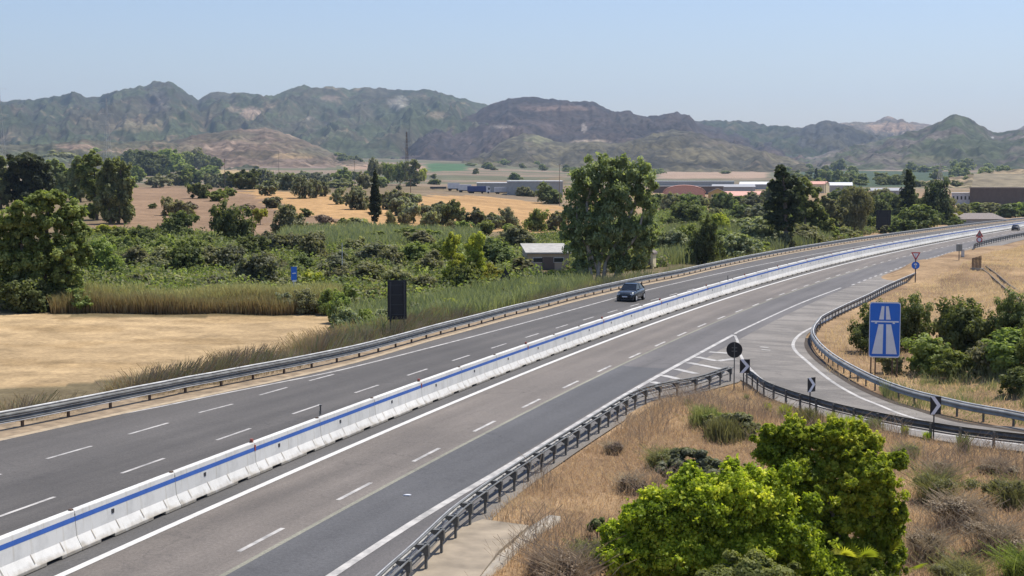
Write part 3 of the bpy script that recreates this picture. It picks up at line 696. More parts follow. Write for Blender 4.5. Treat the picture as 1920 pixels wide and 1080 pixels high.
# olives and scrub in the golden field
row([(634,383,26,29),(669,393,40,40),(737,393,34,34),(772,389,34,24),(747,404,38,32),(767,418,34,34),(822,402,24,22),(798,405,27,20),(848,426,37,45,'dark'),(825,424,34,36),(807,428,32,29,'scrub'),(850,429,21,15,'pale'),(893,428,40,35),(928,430,28,28),(955,429,33,36),(1003,434,42,38,'green'),(1042,432,32,32,'scrub'),
     (567,372,36,38),(591,371,22,33),(608,368,20,26),(502,367,36,28),(510,390,31,19),(606,352,20,20),(722,386,20,22),(700,398,20,18)],
    'olive', 'round', 'olive_tree', 'tree', 'olive trees on the golden field', '%s rounded tree on the golden field, %s from its left end', trunk='dark')
row([(732,431,18,32,'pale'),(757,429,17,26,'pale'),(743,429,12,11,'green'),(672,436,40,25,'scrub'),(645,423,22,13,'green'),(785,438,20,14,'green'),(870,438,26,22,'green'),(905,444,40,28,'green'),(960,446,34,24,'green'),(1058,420,24,22,'scrub')],
    'scrub', 'round', 'bush', 'bush', 'small bushes along the lower edge of the golden field', '%s small bush at the golden field\'s lower edge, %s from the left')
# hedge of trees behind the field and the copse above it
row([(393,350,22,22),(407,351,24,22),(433,353,28,28,'dark'),(450,355,32,33,'dark'),(470,355,32,34,'dark'),(488,353,32,33),(505,352,28,30,'dark'),(520,354,28,28),(537,357,32,30),(552,352,24,24,'dark'),(418,352,22,20)],
    'olive', 'round', 'hedgerow_tree', 'tree', 'tree row behind the brown slope', '%s tree in the hedgerow behind the brown slope, %s along it')
row([(633,353,38,16,'scrub'),(640,344,32,26,'green'),(666,337,14,14,'dark'),(683,354,24,28,'scrub'),(728,345,28,36,'green','tree'),(750,347,30,40,'green','tree'),(777,349,27,46,'euca','tall'),(792,340,14,22,'yellow'),(704,347,22,46,'scrub','tree'),(748,357,11,10),(813,335,11,8,'dark'),(815,346,20,9,'dark'),(765,340,22,26,'green'),(612,343,22,16),(590,338,26,14),(570,336,28,14),(622,352,16,12,'dark'),(715,352,22,20,'green'),(690,340,18,20,'green'),(655,352,18,16,'green')],
    'olive', 'round', 'field_tree', 'tree', 'trees round the far end of the golden field', '%s tree beyond the golden field, %s from the left')
# brown slope
row([(372,372,34,26,'dark'),(407,377,36,20,'green'),(431,368,20,15,'green'),(342,412,38,32,'pale'),(320,404,28,32,'pale'),(488,421,22,28,'yellow','tree'),(541,441,56,52,'scrub'),(575,407,22,15,'dark'),(286,391,14,9,'dark'),(463,392,30,9,'brown'),(358,398,24,18,'brown'),(470,405,26,14,'brown'),(610,420,34,16,'brown')],
    'scrub', 'round', 'slope_bush', 'bush', 'bushes scattered on the brown slope', '%s bush on the brown slope, %s from the left')
# trees behind the left wood
row([(308,327,50,42,'green'),(365,315,32,34,'scrub'),(380,318,26,30,'euca'),(407,319,22,22,'dark'),(240,318,38,34,'dark'),(283,330,52,42,'dark'),(260,342,24,28,'green'),(298,352,46,22,'scrub'),(330,348,34,24,'scrub'),(342,348,32,28),(367,346,34,27,'dark'),(345,318,30,30,'green'),(115,310,60,24,'scrub'),(185,308,60,26,'green'),(140,300,30,18,'scrub'),(222,300,34,18,'yellow'),(325,320,30,30,'green'),(395,330,30,18,'green'),(350,330,40,22,'green'),(240,352,30,20,'green'),(65,305,46,16,'scrub')],
    'green', 'round', 'woodland_tree', 'tree', 'trees behind the eucalyptus wood', '%s tree on the ridge behind the eucalyptus, %s from the left')
# distant hedges and copses on the plain
rr_ = random.Random(3)
far_ = [(485,296,18,14),(496,297,20,17),(508,296,20,15),(520,297,20,13),(533,297,16,9),(467,293,14,6),(630,302,20,14),(645,305,22,16),(660,306,20,13),(672,306,16,10),(480,316,10,5),(410,282,8,8),(430,281,8,7)]
for i in range(46):
    q = rr_.random(); uu = 30 + 360 * rr_.random(); far_.append((uu, 268 + rr_.random() * 26, 9 + 9 * rr_.random(), 6 + 7 * rr_.random()))
for i in range(30): far_.append((880 + 520 * rr_.random(), 308 + 22 * rr_.random(), 10 + 10 * rr_.random(), 5 + 6 * rr_.random()))
for i in range(58): far_.append((1470 + 440 * rr_.random(), 318 + 34 * rr_.random(), 14 + 16 * rr_.random(), 9 + 12 * rr_.random()))
row(far_, 'euca', 'wide', 'distant_tree', 'tree', 'small trees dotted over the far plain', '%s tree speck on the far plain, %s counted from the left')
# wood between fields and motorway (scrub belt)
belt = [(195,452,42,28,'yellow'),(230,457,44,27,'green'),(275,467,54,38,'dark'),(250,482,50,34,'green'),(180,522,62,66,'green'),(212,530,44,46,'green'),(250,514,54,46,'scrub'),(300,518,62,50,'scrub'),(355,520,62,54,'dark'),(397,516,62,50,'scrub'),(440,520,62,54,'olive'),(478,545,78,62,'olive'),(515,520,50,40,'scrub'),(470,490,60,44,'dark'),(510,482,52,42,'olive'),(545,484,54,42,'scrub'),(592,494,62,52,'scrub'),(622,522,64,46,'olive'),(603,462,42,26,'scrub'),(582,545,54,32,'yellow'),(640,545,52,40,'scrub'),
    (662,484,54,34,'scrub'),(700,504,62,44,'olive'),(682,545,64,48,'scrub'),(732,514,54,46,'scrub'),(772,504,64,44,'green'),(702,462,52,26,'green'),(762,458,62,28,'green'),(792,470,54,34,'scrub'),(822,462,42,28,'green'),(932,505,64,50,'dark'),(918,540,42,40,'yellow'),(962,474,62,46,'scrub'),(1042,532,70,24,'yellow'),(975,520,46,34,'scrub'),(800,520,54,46,'scrub'),(836,500,44,44,'green'),(740,550,60,44,'scrub'),(790,556,50,36,'scrub'),(900,475,40,34,'scrub'),
    (150,490,50,40,'green'),(310,480,48,34,'green'),(360,485,50,36,'green'),(410,470,40,24,'reed'),(560,520,50,40,'dark'),(650,515,40,36,'dark'),(210,480,40,30,'green'),(540,548,44,28,'scrub'),(1085,528,44,26,'scrub'),(1100,510,40,34,'dark'),(265,545,50,28,'scrub'),(330,545,54,26,'scrub'),(400,548,54,28,'olive'),(960,545,40,24,'green'),(700,568,44,26,'scrub'),(655,572,36,36,'green')]
row(belt, 'scrub', 'wide', 'shrub', 'shrub', 'shrubs filling the belt between fields and motorway', '%s shrub in the thicket left of the motorway, %s from the left')
plant(432,462,72,74,'dark','round','big dark bushy tree at the foot of the brown slope','broad_tree','tree',trunk='dark')
plant(333,454,64,52,'dark','round','dark rounded tree left of the big bushy one below the slope','broad_tree','tree',trunk='dark')
plant(852,543,44,98,'yellow','tall','yellow green poplar, left and lower half of the bright pair in the thicket','poplar','tree')
plant(882,545,50,100,'yellow','tall','yellow green poplar, right half of the bright pair in the thicket','poplar','tree')
plant(876,548,64,50,'green','wide','leafy bush at the foot of the two yellow poplars','bush','bush')
# right of the big eucalyptus
right_ = [(1282,425,64,40,'dark'),(1337,407,28,15,'scrub'),(1387,413,42,27,'dark'),(1362,398,42,33,'dark'),(1414,393,42,27,'olive'),(1432,415,58,28,'olive'),(1289,397,52,30,'dark'),(1262,396,42,30,'scrub'),(1250,386,30,18,'dark'),(1257,482,60,46,'reed'),(1325,495,48,78,'dark','round'),(1345,440,42,36,'yellow'),(1378,490,76,46,'reed'),(1352,475,44,40,'green'),(1428,466,80,52,'reed'),(1400,440,54,28,'reed'),(1472,470,40,30,'scrub'),(1507,461,72,36,'scrub'),(1553,452,36,26,'green'),(1582,448,44,20,'scrub'),(1400,480,60,34,'green'),(1290,470,54,44,'green'),(1300,494,40,28,'dark'),(1235,475,30,40,'green'),
    (1640,412,44,38,'dark'),(1622,432,36,24,'green'),(1720,432,64,42,'dark'),(1245,382,30,16,'dark'),(1312,386,34,16,'dark'),(1340,390,34,18,'scrub'),(1378,388,36,18,'dark'),(1410,384,36,22,'dark'),(1445,382,40,30,'dark'),(1620,384,44,30,'dark'),(1655,382,40,26,'scrub'),(1700,384,34,24,'dark'),(1590,378,34,26,'dark'),(1762,417,62,22,'yellow'),(1690,440,44,26,'dark'),(1745,400,50,40,'dark'),(1775,408,36,36,'scrub'),(1600,400,44,40,'dark'),(1565,395,40,34,'dark'),(1680,405,34,34,'dark'),(1660,395,36,30,'dark'),(1802,404,30,20,'scrub'),(1830,402,44,20,'green'),(1862,405,44,22,'scrub'),(1890,408,44,24,'dark'),(1918,406,44,24,'green'),(1845,398,40,16,'scrub'),(1905,396,40,14,'green'),(1230,392,30,26,'dark'),(1310,396,30,22,'scrub'),(1455,400,40,30,'dark'),(1480,395,30,30,'dark'),(1660,438,20,14,'scrub'),(1790,426,30,18,'dark')]
row(right_, 'dark', 'wide', 'roadside_shrub', 'shrub', 'shrubs beyond the left rail, right of the big eucalyptus', '%s shrub right of the big roadside eucalyptus, %s along the road')
plant(1602,442,52,82,'scrub','tree','slim trunked umbrella shaped tree beside the dark sign back','umbrella_tree','tree',trunk='dark')
plant(1703,428,50,98,'conifer','cone','tall blackish conifer behind the far dark sign back','conifer','tree')
plant(1753,420,54,74,'conifer','round','dark rounded evergreen right of the tall blackish conifer','evergreen_tree','tree',trunk='dark')
plant(1530,345,14,26,'conifer','cone','small conifer poking up above the cream house roof','conifer','tree')
plant(1007,352-3,0.1,0.1,'dark') if False else None
plant(966,337,22,12,'dark','wide','round dark bush on the plain above the long warehouse','bush','bush')
plant(985,368,30,16,'scrub','wide','olive bush in front of the long warehouse wall','bush','bush')
plant(1030,382,44,36,'dark','wide','dark shrub clump at the right end of the warehouse wall','bush','bush')

def px_tree(name, u, v, lobes, kind, n, leafpx, trunks, label, cat='tree', barkm='bark', group=None, depthk=.9, **kw):
    """lobes and trunk lines in photo pixels relative to the foot (x right, y up); given real metres at the foot's distance"""
    p = at(u, v); s = mpp(p); e = empty(name, p, label, cat, group); r = random.Random(int(u))
    L = []
    for q in lobes:
        x, y, rx = q[0] - u, v - q[1], q[2]; ry = q[3] if len(q) > 3 else rx
        L.append((x * s, r.uniform(-.5, .5) * rx * s + (q[4] * s if len(q) > 4 else 0), y * s, rx * s, rx * s * depthk, ry * s))
    me = cloudmesh('crown', L, n, leafpx * s, int(u) + 3, **kw); put('crown', me, LEAF[kind], e)
    b = MB()
    for t in trunks:
        pts = [Vector(((a[0] - u) * s, (a[2] if len(a) > 2 else 0) * s, (v - a[1]) * s)) for a in t[1:]]
        for i in range(len(pts) - 1):
            r0 = t[0] * s * (1 - .6 * i / len(pts)); r1 = t[0] * s * (1 - .6 * (i + 1) / len(pts)); b.tube(pts[i], pts[i + 1], r0, r1, 8)
    b.build('trunk', M[barkm], e, True); return e
px_tree('eucalyptus_tree', 1135, 532, [(1120,318,38,28),(1092,335,32,26),(1160,322,34,30),(1196,322,26,24),(1138,350,42,34),(1085,365,32,30),(1205,350,30,28),(1178,368,38,30),(1110,390,40,32),(1075,398,24,26),(1150,398,42,32),(1208,392,30,32),(1083,430,32,30),(1120,435,38,32),(1165,435,40,32),(1208,432,30,30),(1090,462,34,26),(1135,472,38,30),(1182,468,38,32),(1212,462,22,26),(1100,495,26,20),(1160,500,30,20),(1195,492,20,18),(1065,440,16,20),(1130,298,16,12),(1165,300,14,12)],
    'euca', 39000, 4.03, [(4.5,(1108,536),(1106,490),(1098,440),(1100,380),(1115,330)),(4,(1118,536),(1124,490),(1140,430),(1150,360)),(4,(1130,535),(1136,490),(1165,440),(1190,380),(1195,330)),(3.5,(1150,530),(1165,480),(1195,440),(1205,400)),(3,(1125,520),(1105,470),(1080,430),(1082,380))],
    'large eucalyptus with several bare stems standing beside the left rail', barkm='barkp', nclump=33, clump=.25, shell=.4, droop=.3)
px_tree('broadleaf_tree', 88, 578, [(95,378,36,26),(60,400,34,28),(130,402,36,30),(25,420,36,30),(95,425,42,34),(145,440,28,32),(55,450,42,36),(10,460,36,36),(110,470,42,38),(150,480,24,36),(20,500,42,36),(75,500,42,36),(130,515,34,34),(30,540,40,28),(90,545,42,28),(140,550,24,22),(-30,440,40,40),(-40,500,44,44),(70,378,16,14),(118,372,14,14)],
    'green', 41600, 4.22, [(5,(88,580),(86,520),(90,450),(95,390)),(4,(60,580),(50,510),(40,440)),(4,(120,580),(128,520),(140,450))], 'big leafy tree at the left edge standing behind the stubble field', nclump=36, clump=.24, shell=.4)
px_tree('pine_tree', 55, 392, [(50,310,30,22),(70,318,26,22),(35,325,26,24),(60,340,34,26),(30,352,28,26),(80,350,24,26),(55,370,36,22),(90,372,16,18),(55,298,20,12)],
    'conifer', 16120, 4.03, [(3,(55,394),(55,340),(55,300))], 'very dark dense pine left of the eucalyptus wood', nclump=27, clump=.24, shell=.4)
px_tree('eucalyptus_tree', 2, 392, [(0,310,18,18),(-10,330,24,22),(8,350,16,24),(-5,370,26,22),(12,375,10,20)], 'euca', 6760, 4.03, [(3,(2,394),(0,330))], 'eucalyptus cut by the left edge beside the very dark pine', nclump=24, clump=.24, shell=.4)
px_tree('eucalyptus_tree', 106, 372, [(100,318,20,18),(120,330,20,22),(92,340,16,24),(110,352,24,24),(130,355,14,22)], 'euca', 8320, 4.03, [(3,(106,374),(106,320))], 'eucalyptus between the dark pine and the tall grove', nclump=27, clump=.24, shell=.4)
px_tree('eucalyptus_tree', 150, 378, [(148,310,18,16),(140,330,20,24),(160,335,18,24),(150,360,24,24)], 'euca', 8320, 4.03, [(3,(150,380),(150,320))], 'eucalyptus left of the tallest weeping one above the slope', nclump=27, clump=.24, shell=.4)
px_tree('eucalyptus_tree', 182, 412, [(178,300,20,16),(170,325,20,22),(192,335,18,24),(172,355,20,26),(190,370,22,28),(178,395,22,20)], 'green', 10920, 4.03, [(3,(182,414),(180,320))], 'bright topped eucalyptus in the middle of the tall grove', nclump=27, clump=.24, shell=.4)
px_tree('eucalyptus_tree', 216, 420, [(212,312,20,18),(228,325,22,22),(200,335,20,24),(240,345,14,26),(215,358,26,26),(236,372,16,28),(200,375,20,28),(218,395,30,22),(238,398,14,18),(205,402,14,14)], 'euca', 16900, 3.84, [(3,(208,421),(206,360),(205,320)),(3,(222,421),(228,350),(228,320))], 'tallest drooping eucalyptus at the right end of the grove', nclump=30, clump=.24, shell=.4, droop=1.2)
px_tree('cypress_tree', 703, 433, [(704 + .6 * math.sin(i * 2.1), 324 + i * 6.2, 2.5 + 10.5 * math.sin(min(1, i / 11) * 1.57) * (1 if i < 13 else .6), 9) for i in range(15)], 'conifer', 7800, 2.11, [(2.2,(702,434),(703,400),(704,330))], 'tall narrow dark cypress rising from the golden field', nclump=24, clump=.24, shell=.4)
px_tree('pine_tree', 1474, 470, [(1462,330,18,16),(1480,345,22,16),(1450,350,18,14),(1470,368,26,18),(1450,385,20,16),(1490,375,18,20),(1470,400,28,20),(1448,412,18,14),(1490,405,20,20),(1472,425,22,14),(1462,318,10,10)], 'conifer', 15600, 3.10, [(5,(1474,472),(1474,430),(1470,370),(1466,330))], 'tall ragged dark pine with a thick trunk behind the far rail', nclump=27, clump=.24, shell=.4)
px_tree('broadleaf_tree', 1510, 452, [(1505,345,20,16),(1490,365,16,18),(1520,368,24,20),(1505,392,26,22),(1530,400,22,24),(1510,420,26,20),(1545,425,20,20)], 'green', 13520, 3.10, [(3,(1510,454),(1508,380))], 'leafy tree with a sunlit yellow green top right of the ragged pine', nclump=27, clump=.24, shell=.4)
px_tree('broadleaf_tree', 1556, 446, [(1550,385,16,18),(1565,405,18,20),(1550,425,22,18),(1572,428,14,14)], 'scrub', 6760, 3.10, [(2.5,(1556,448),(1556,400))], 'greyish green tree right of the sunlit leafy one', nclump=27, clump=.24, shell=.4)
# bushes on the right-hand bank
bank_ = [(1640,662,72,84,'dark'),(1700,655,80,92,'dark'),(1745,700,88,66,'green'),(1815,664,94,92,'dark'),(1775,640,50,52,'scrub'),(1905,640,70,84,'dark'),(1895,700,86,74,'green'),(1845,705,70,62,'scrub'),(1912,738,54,44,'dark'),(1790,712,60,50,'green'),(1960,690,80,80,'green'),(1668,700,40,40,'scrub')]
row(bank_, 'dark', 'round', 'bank_bush', 'bush', 'bushes on the grassy bank right of the slip road', '%s bush on the bank behind the slip road, %s from the left')
# foreground shrubs
px_tree('lime_bush', 1330, 1125, [(1300,925,70,44),(1380,912,70,46),(1240,965,70,48),(1190,1005,60,46),(1330,960,95,60),(1430,940,80,60),(1480,1000,60,60),(1270,1030,90,56),(1400,1030,90,60),(1160,1050,45,44),(1350,930,50,38),(1200,1080,60,40),(1460,1080,50,50),(1250,1000,70,60),(1350,1040,90,60),(1440,1010,80,60),(1300,980,80,60),(1380,940,80,60),(1170,1040,60,50),(1500,1050,70,60),(1540,1090,60,50),(1440,1085,80,60),(1300,1100,90,60),(1200,960,40,30),(1290,900,40,24)] + [(1140 + 38 * i, 1000 - 118 * math.sin(i / 11 * 2.6) + 22 * math.sin(i * 2.7), 22, 26) for i in range(11)],
    'bright', 150000, 4.6, [(5,(1330,1130),(1320,1050),(1300,950)),(5,(1340,1130),(1400,1040),(1420,960))], 'big bright lime green bush nearest the camera', 'bush', nclump=240, clump=.17, shell=.42, flat=.9, lobev=.22)
px_tree('leafy_bush', 1590, 1100, [(1460,850,52,40,60),(1530,835,60,40,40),(1600,850,55,44,30),(1500,900,70,55,30),(1580,910,75,60),(1640,930,50,60),(1560,980,80,60),(1650,1000,45,60),(1600,1050,60,50),(1520,960,60,60),(1655,1060,40,44),(1630,880,40,36),(1560,1060,70,60),(1500,1040,60,60),(1620,1100,70,60),(1450,960,40,50),(1480,810,30,22),(1560,812,26,20),(1680,960,22,30),(1675,1040,28,34)] + [(1440 + 25 * i, 812 + 14 * math.sin(i * 2.3) + max(0, i - 7) * 22, 20, 24, 30) for i in range(11)],
    'mid', 150000, 4.6, [(5,(1590,1110),(1570,1000),(1540,900)),(5,(1600,1110),(1640,1000),(1630,900))], 'tall fresh green bush right of and behind the lime one', 'bush', nclump=190, clump=.15, shell=.42, flat=.9, lobev=.22)
px_tree('evergreen_bush', 1400, 1170, [(1330,1090,60,36),(1400,1070,70,38),(1460,1095,60,40),(1380,1120,80,40),(1450,1130,70,40)], 'green', 36000, 4.68, [(4,(1400,1175),(1400,1110))], 'small dark green bush cut by the bottom edge below the lime one', 'bush', nclump=36, clump=.24, shell=.4)
px_tree('dull_shrub', 1290, 905, [(1260,880,36,26),(1300,868,44,26),(1340,885,36,22)], 'olive', 21000, 4.12, [(2,(1290,908),(1290,880))], 'dull grey green shrub peeping over the lime bush', 'bush', nclump=30, clump=.24, shell=.4)
px_tree('dull_shrub', 1370, 815, [(1345,795,26,18),(1380,788,30,18),(1405,802,20,14)], 'scrub', 10800, 4.12, [(2,(1370,818),(1370,800))], 'low dull shrub on the island behind the bushes', 'bush', nclump=30, clump=.24, shell=.4)
px_tree('leafy_bush', 1120, 1012, [(1118,985,18,20),(1135,1000,16,14)], 'dark', 4800, 4.40, [(1.5,(1120,1014),(1120,990))], 'little dark sprig of a bush above the dry brown shrub', 'bush', nclump=6)
# dwarf fan palm
pp = at(1600, 1110); sp_ = mpp(pp); pe = empty('fan_palm', pp, 'dwarf fan palm with spiky fronds at the foot of the fresh green bush', 'palm')
V, F, T = [], [], []
for fr in range(22):
    a = RNG.uniform(0, 6.28); el = RNG.uniform(.2, 1.35); L = RNG.uniform(60, 125) * sp_
    c = Vector((math.cos(a) * math.cos(el), math.sin(a) * math.cos(el), math.sin(el))) * L
    ax = c.normalized(); sd = ax.cross(Vector((0, 0, 1))).normalized(); up = sd.cross(ax)
    for k in range(17):
        q = (k - 8) / 8 * 1.25; dd = (ax * math.cos(q) + sd * math.sin(q) + up * -.12 * abs(q)).normalized(); l2 = 42 * sp_ * (1 - .25 * abs(q))
        w = dd.cross(up).normalized() * 1.6 * sp_; b = len(V); V += [c - w * .6, c + w * .6, c + dd * l2 * .6 + w - up * .02, c + dd * l2 - Vector((0, 0, l2 * .15))]
        F.append((b, b + 1, b + 2, b + 3)); T += [.3 + .5 * (fr % 5) / 4] * 4
put('fronds', npmesh('fronds', [tuple(v) for v in V], F, np.stack([T, T, T], 1)), LEAF['mid'], pe)
b = MB()
for i in range(3): b.tube((0, 0, -.1), ((i - 1) * .25, .1, .9), .12, .09)
b.build('trunk', M['bark'], pe, True)

# ------------------------------------------------------------------ concrete median barrier: every segment is a thing
SEG = 6.12
def barrier_proto():
    e = empty('concrete_barrier', (0, 0, 0), 'x', 'barrier', 'white concrete barrier segments along the median')
    L = SEG - .03
    prof = [(-.34, .02), (-.34, .1), (-.30, .16), (-.17, .40), (-.115, 1.06), (-.1, 1.08), (.1, 1.08), (.115, 1.06), (.17, .40), (.30, .16), (.34, .1), (.34, .02)]
    b = MB(); cuts = [0, 1.05, 1.85, L - 1.85, L - 1.05, L]
    for i in range(5):                      # drainage slots are cut out of the foot
        q = [(x, (z if z > .1 else (.11 if i in (1, 3) else z))) for x, z in prof]
        if i in (1, 3): q = [(x, max(z, .09)) for x, z in prof]; q[0] = (-.33, .09); q[-1] = (.33, .09); q[1] = (-.335, .105); q[-2] = (.335, .105)
        n = len(q); y0, y1 = cuts[i], cuts[i + 1]
        b.add([(p[0], y0, p[1]) for p in q] + [(p[0], y1, p[1]) for p in q], [tuple(range(n)), tuple(reversed(range(n, 2 * n)))] + [((k + 1) % n, k, k + n, (k + 1) % n + n) for k in range(n)])
    b.build('body', M['conc_w'], e)
    for sgn in (1, -1):
        def fx(z): return sgn * (.115 + (1.06 - z) / .66 * .055)
        s_ = MB(); d = sgn * .004
        s_.add([(fx(.93) + d, 0, .93), (fx(.93) + d, L, .93), (fx(.80) + d, L, .80), (fx(.80) + d, 0, .80)], [(0, 1, 2, 3)])
        s_.build('stripe', M['blue'], e)
        for yy in (.78, 2.2, 3.7, 5.2):     # casting joints in the sloping foot
            w = MB(); w.add([(sgn * .171, yy - .02, .414), (sgn * .171, yy + .02, .414), (sgn * .311, yy + .04, .184), (sgn * .311, yy + .005, .184)], [(0, 1, 2, 3)])
            w.build('groove', M['conc'], e)
        MB().box(min(sgn * .125, sgn * .165), max(sgn * .125, sgn * .165), 2.0, 2.14, .62, .74).build('lifting_socket', M['dark'], e)
    MB().box(-.125, .125, L - .01, L + .04, .06, 1.0).build('joint_gap', M['dark'], e)
    MB().box(-.05, .05, L - .05, L + .07, 1.0, 1.12).build('coupling', M['rust'], e)
    return e
bp_ = barrier_proto(); kids(bp_)  # its parts, copied with it
s = -13.0; i = 0
J0 = sl(*W([(221, 921.7)], 1.05)[0][:2])[0]; s = J0 - SEG * 6
BD = 1.3; nb = 0
while s < 560:
    p0 = road_pt(s, BD)
    a = heading(s + 3)
    s2 = s + SEG
    for _ in range(3):
        p1 = road_pt(s2, BD); s2 += SEG - math.dist(p0[:2], p1[:2])
    p1 = road_pt(s2, BD); dv = Vector(p1 - p0); a = math.atan2(dv.x, dv.y)
    o = bp_ if nb == 0 else copy_tree(bp_)
    nb += 1
    o.location = p0; o.rotation_mode = 'XYZ'; o.rotation_euler = (math.asin(dv.z / dv.length), 0, -a)
    o.scale = (1.1, 1, 1.16 + .34 * float(smooth(60, 200, s)))
    if (nb - 7) % 3 == 2: MB().box(-.05, .05, -.05, .05, 1.085, 1.2).box(.1, .15, -.05, .05, .8, 1.0).build('reflector', M['rred2'], o)
    o['label'] = 'white concrete median barrier segment with blue stripe, %s from the near end' % ordinal(nb)
    s = s2

# ------------------------------------------------------------------ steel guard rails
def wbeam(P, h0, h1, side, depth=.13, two=True):
    """W-shaped beam along P; side +1: bulges to the left of travel"""
    T = np.gradient(P[:, :2], axis=0); T /= np.linalg.norm(T, axis=1)[:, None]; Nn = np.stack([-T[:, 1], T[:, 0]], 1) * side
    prof = [(.1, 0), (1, .14), (1, .2), (0, .4), (0, .5), (1, .7), (1, .78), (.2, 1), (.0, 1)] if two else [(0, 0), (1, .2), (1, .8), (0, 1)]
    k = len(prof); V = []
    for (dd, q) in prof: V.append(np.c_[P[:, :2] + Nn * dd * depth, P[:, 2] + h0 + (h1 - h0) * q])
    n = len(P); V = np.vstack(V); F = []
    for j in range(k - 1):
        for i in range(n - 1): F.append((j * n + i, j * n + i + 1, (j + 1) * n + i + 1, (j + 1) * n + i))
    return V, np.array(F)
def tube_along(P, r, n=6):
    T = np.gradient(P, axis=0); T /= np.linalg.norm(T, axis=1)[:, None]; up = np.array([0, 0, 1.])
    S_ = np.cross(T, up); S_ /= np.linalg.norm(S_, axis=1)[:, None]; U = np.cross(S_, T); V = []; m = len(P)
    for k in range(n):
        a = 2 * math.pi * k / n; V.append(P + S_ * math.cos(a) * r + U * math.sin(a) * r)
    V = np.vstack(V); F = [(k * m + i, k * m + i + 1, ((k + 1) % n) * m + i + 1, ((k + 1) % n) * m + i) for k in range(n) for i in range(m - 1)]
    return V, np.array(F)
def shiftl(P, d):
    T = np.gradient(P[:, :2], axis=0); T /= np.linalg.norm(T, axis=1)[:, None]; Q = P.copy(); Q[:, :2] += np.stack([-T[:, 1], T[:, 0]], 1) * d; return Q
def posts(e, P, h, mat, w=.1, dpt=.06, maxn=98, extra=None, first=None):
    me = None; n = len(P)
    for i in range(min(n, maxn)):
        t = P[min(i + 1, n - 1)] - P[max(i - 1, 0)]; a = math.atan2(t[0], t[1])
        if me is None:
            b = MB(); b.box(-dpt / 2, dpt / 2, -w / 2, w / 2, -.3, h)
            if extra: extra(b)
            o = b.build('post', mat, e); me = o.data
        else: o = put('post', me, None, e)
        o.location = P[i]; o.rotation_euler = (0, 0, -a)
def rest_stuff(e, P, h, mat, w=.1):
    if len(P) == 0: return
    b = MB()
    for p in P: b.box(p[0] - .04, p[0] + .04, p[1] - w / 2, p[1] + w / 2, p[2] - .3, p[2] + h)
    tag(b.build('far_post', mat, e), kind='stuff')
def beam(name, e, P, *a, mat=None, **k): V, F = wbeam(P, *a, **k); return put(name, npmesh(name, V, F, None), mat or M['galv'], e)
sAll = CRL[-1]; sx = sl(sAll[0], sAll[1])[0]
FL = np.vstack([CRL, road_pt(np.arange(sx + 8, 600, 8), oo[-1])])
FLr = resample(FL, 2.0)
eL = empty('guard_rail', (0, 0, 0), 'long steel guard rail along the far left edge of the motorway', 'guard rail')
beam('rail', eL, shiftl(FLr, -.08), .32, .78, -1, depth=.15, mat=M['galv_dark'])  # dark steel here paints the shaded bands of the W-beam
for hh_, rr2, dd_ in ((.575, .028, -.14), (.33, .034, -.2)): V, F = tube_along(shiftl(FLr, dd_) + np.array([0, 0, hh_]), rr2); put('highlight_bead', npmesh('highlight_bead', V, F), M['galv'], eL)  # thin bright tubes added to draw highlights on the middle and lower creases
V, F = tube_along(shiftl(FLr, -.1) + np.array([0, 0, .82]), .055); put('top_tube', npmesh('top_tube', V, F), M['galv'], eL)  # bright tube likewise draws the highlight along the beam's top edge
PL = resample(FL, 3.0)
posts(eL, PL[:98], .8, M['rust'], .12, .1); rest_stuff(eL, PL[98:], .8, M['rust'])
def spacer(b):
    b.add([(-.38, -.09, .78), (.1, -.09, .78), (.1, .09, .78), (-.38, .09, .78), (-.38, -.09, .72), (.1, -.09, .42), (.1, .09, .42), (-.38, .09, .72)],
          [(0, 1, 2, 3), (7, 6, 5, 4), (0, 4, 5, 1), (1, 5, 6, 2), (2, 6, 7, 3), (3, 7, 4, 0)])
NR1 = resample(crv(RAIL_N, 5), 1.0)
eN = empty('guard_rail', (0, 0, 0), 'near guard rail with spacer brackets between the right lane and the dry island', 'guard rail')
beam('rail', eN, shiftl(NR1, .42), .42, .76, 1, mat=M['galv'])
V, F = tube_along(shiftl(NR1, .3) + np.array([0, 0, .80]), .04); put('top_tube', npmesh('top_tube', V, F), M['galv_dark'], eN)
V, F = tube_along(shiftl(NR1, -.02) + np.array([0, 0, .78]), .035); put('rear_tube', npmesh('rear_tube', V, F), M['galv_dark'], eN)
V, F = tube_along(shiftl(NR1, .16) + np.array([0, 0, .42]), .03); put('lower_tube', npmesh('lower_tube', V, F), M['galv_dark'], eN)
PN = resample(crv(RAIL_N, 5), 1.9, .2); posts(eN, PN, .84, M['galv_dark'], .12, .07, extra=spacer)
e1 = empty('guard_rail', (0, 0, 0), 'guard rail curving along the inner side of the slip road, seen from behind', 'guard rail')
R1s = resample(crv(RAIL_R1, 5), .8)
beam('rail', e1, shiftl(R1s, .1), .44, .80, 1, mat=M['galv_dark']); beam('rear_strap', e1, shiftl(R1s, .02), .36, .42, 1, depth=.02, two=False, mat=M['dark'])
PQ = resample(crv(RAIL_R1, 5), 1.55, .5); posts(e1, PQ, .76, M['galv_dark'], .12, .08)
e2 = empty('guard_rail', (0, 0, 0), 'guard rail sweeping round the outer side of the slip road and up along it', 'guard rail')
R2s = resample(crv(RAIL_R2, 6), .8)
beam('rail', e2, shiftl(R2s, .14), .40, .74, 1, mat=M['galv_mid']); V, F = tube_along(shiftl(R2s, .05) + np.array([0, 0, .78]), .045); put('top_tube', npmesh('top_tube', V, F), M['galv'], e2)
V, F = tube_along(shiftl(R2s, -.05) + np.array([0, 0, .7]), .04); put('rear_tube', npmesh('rear_tube', V, F), M['dark'], e2)
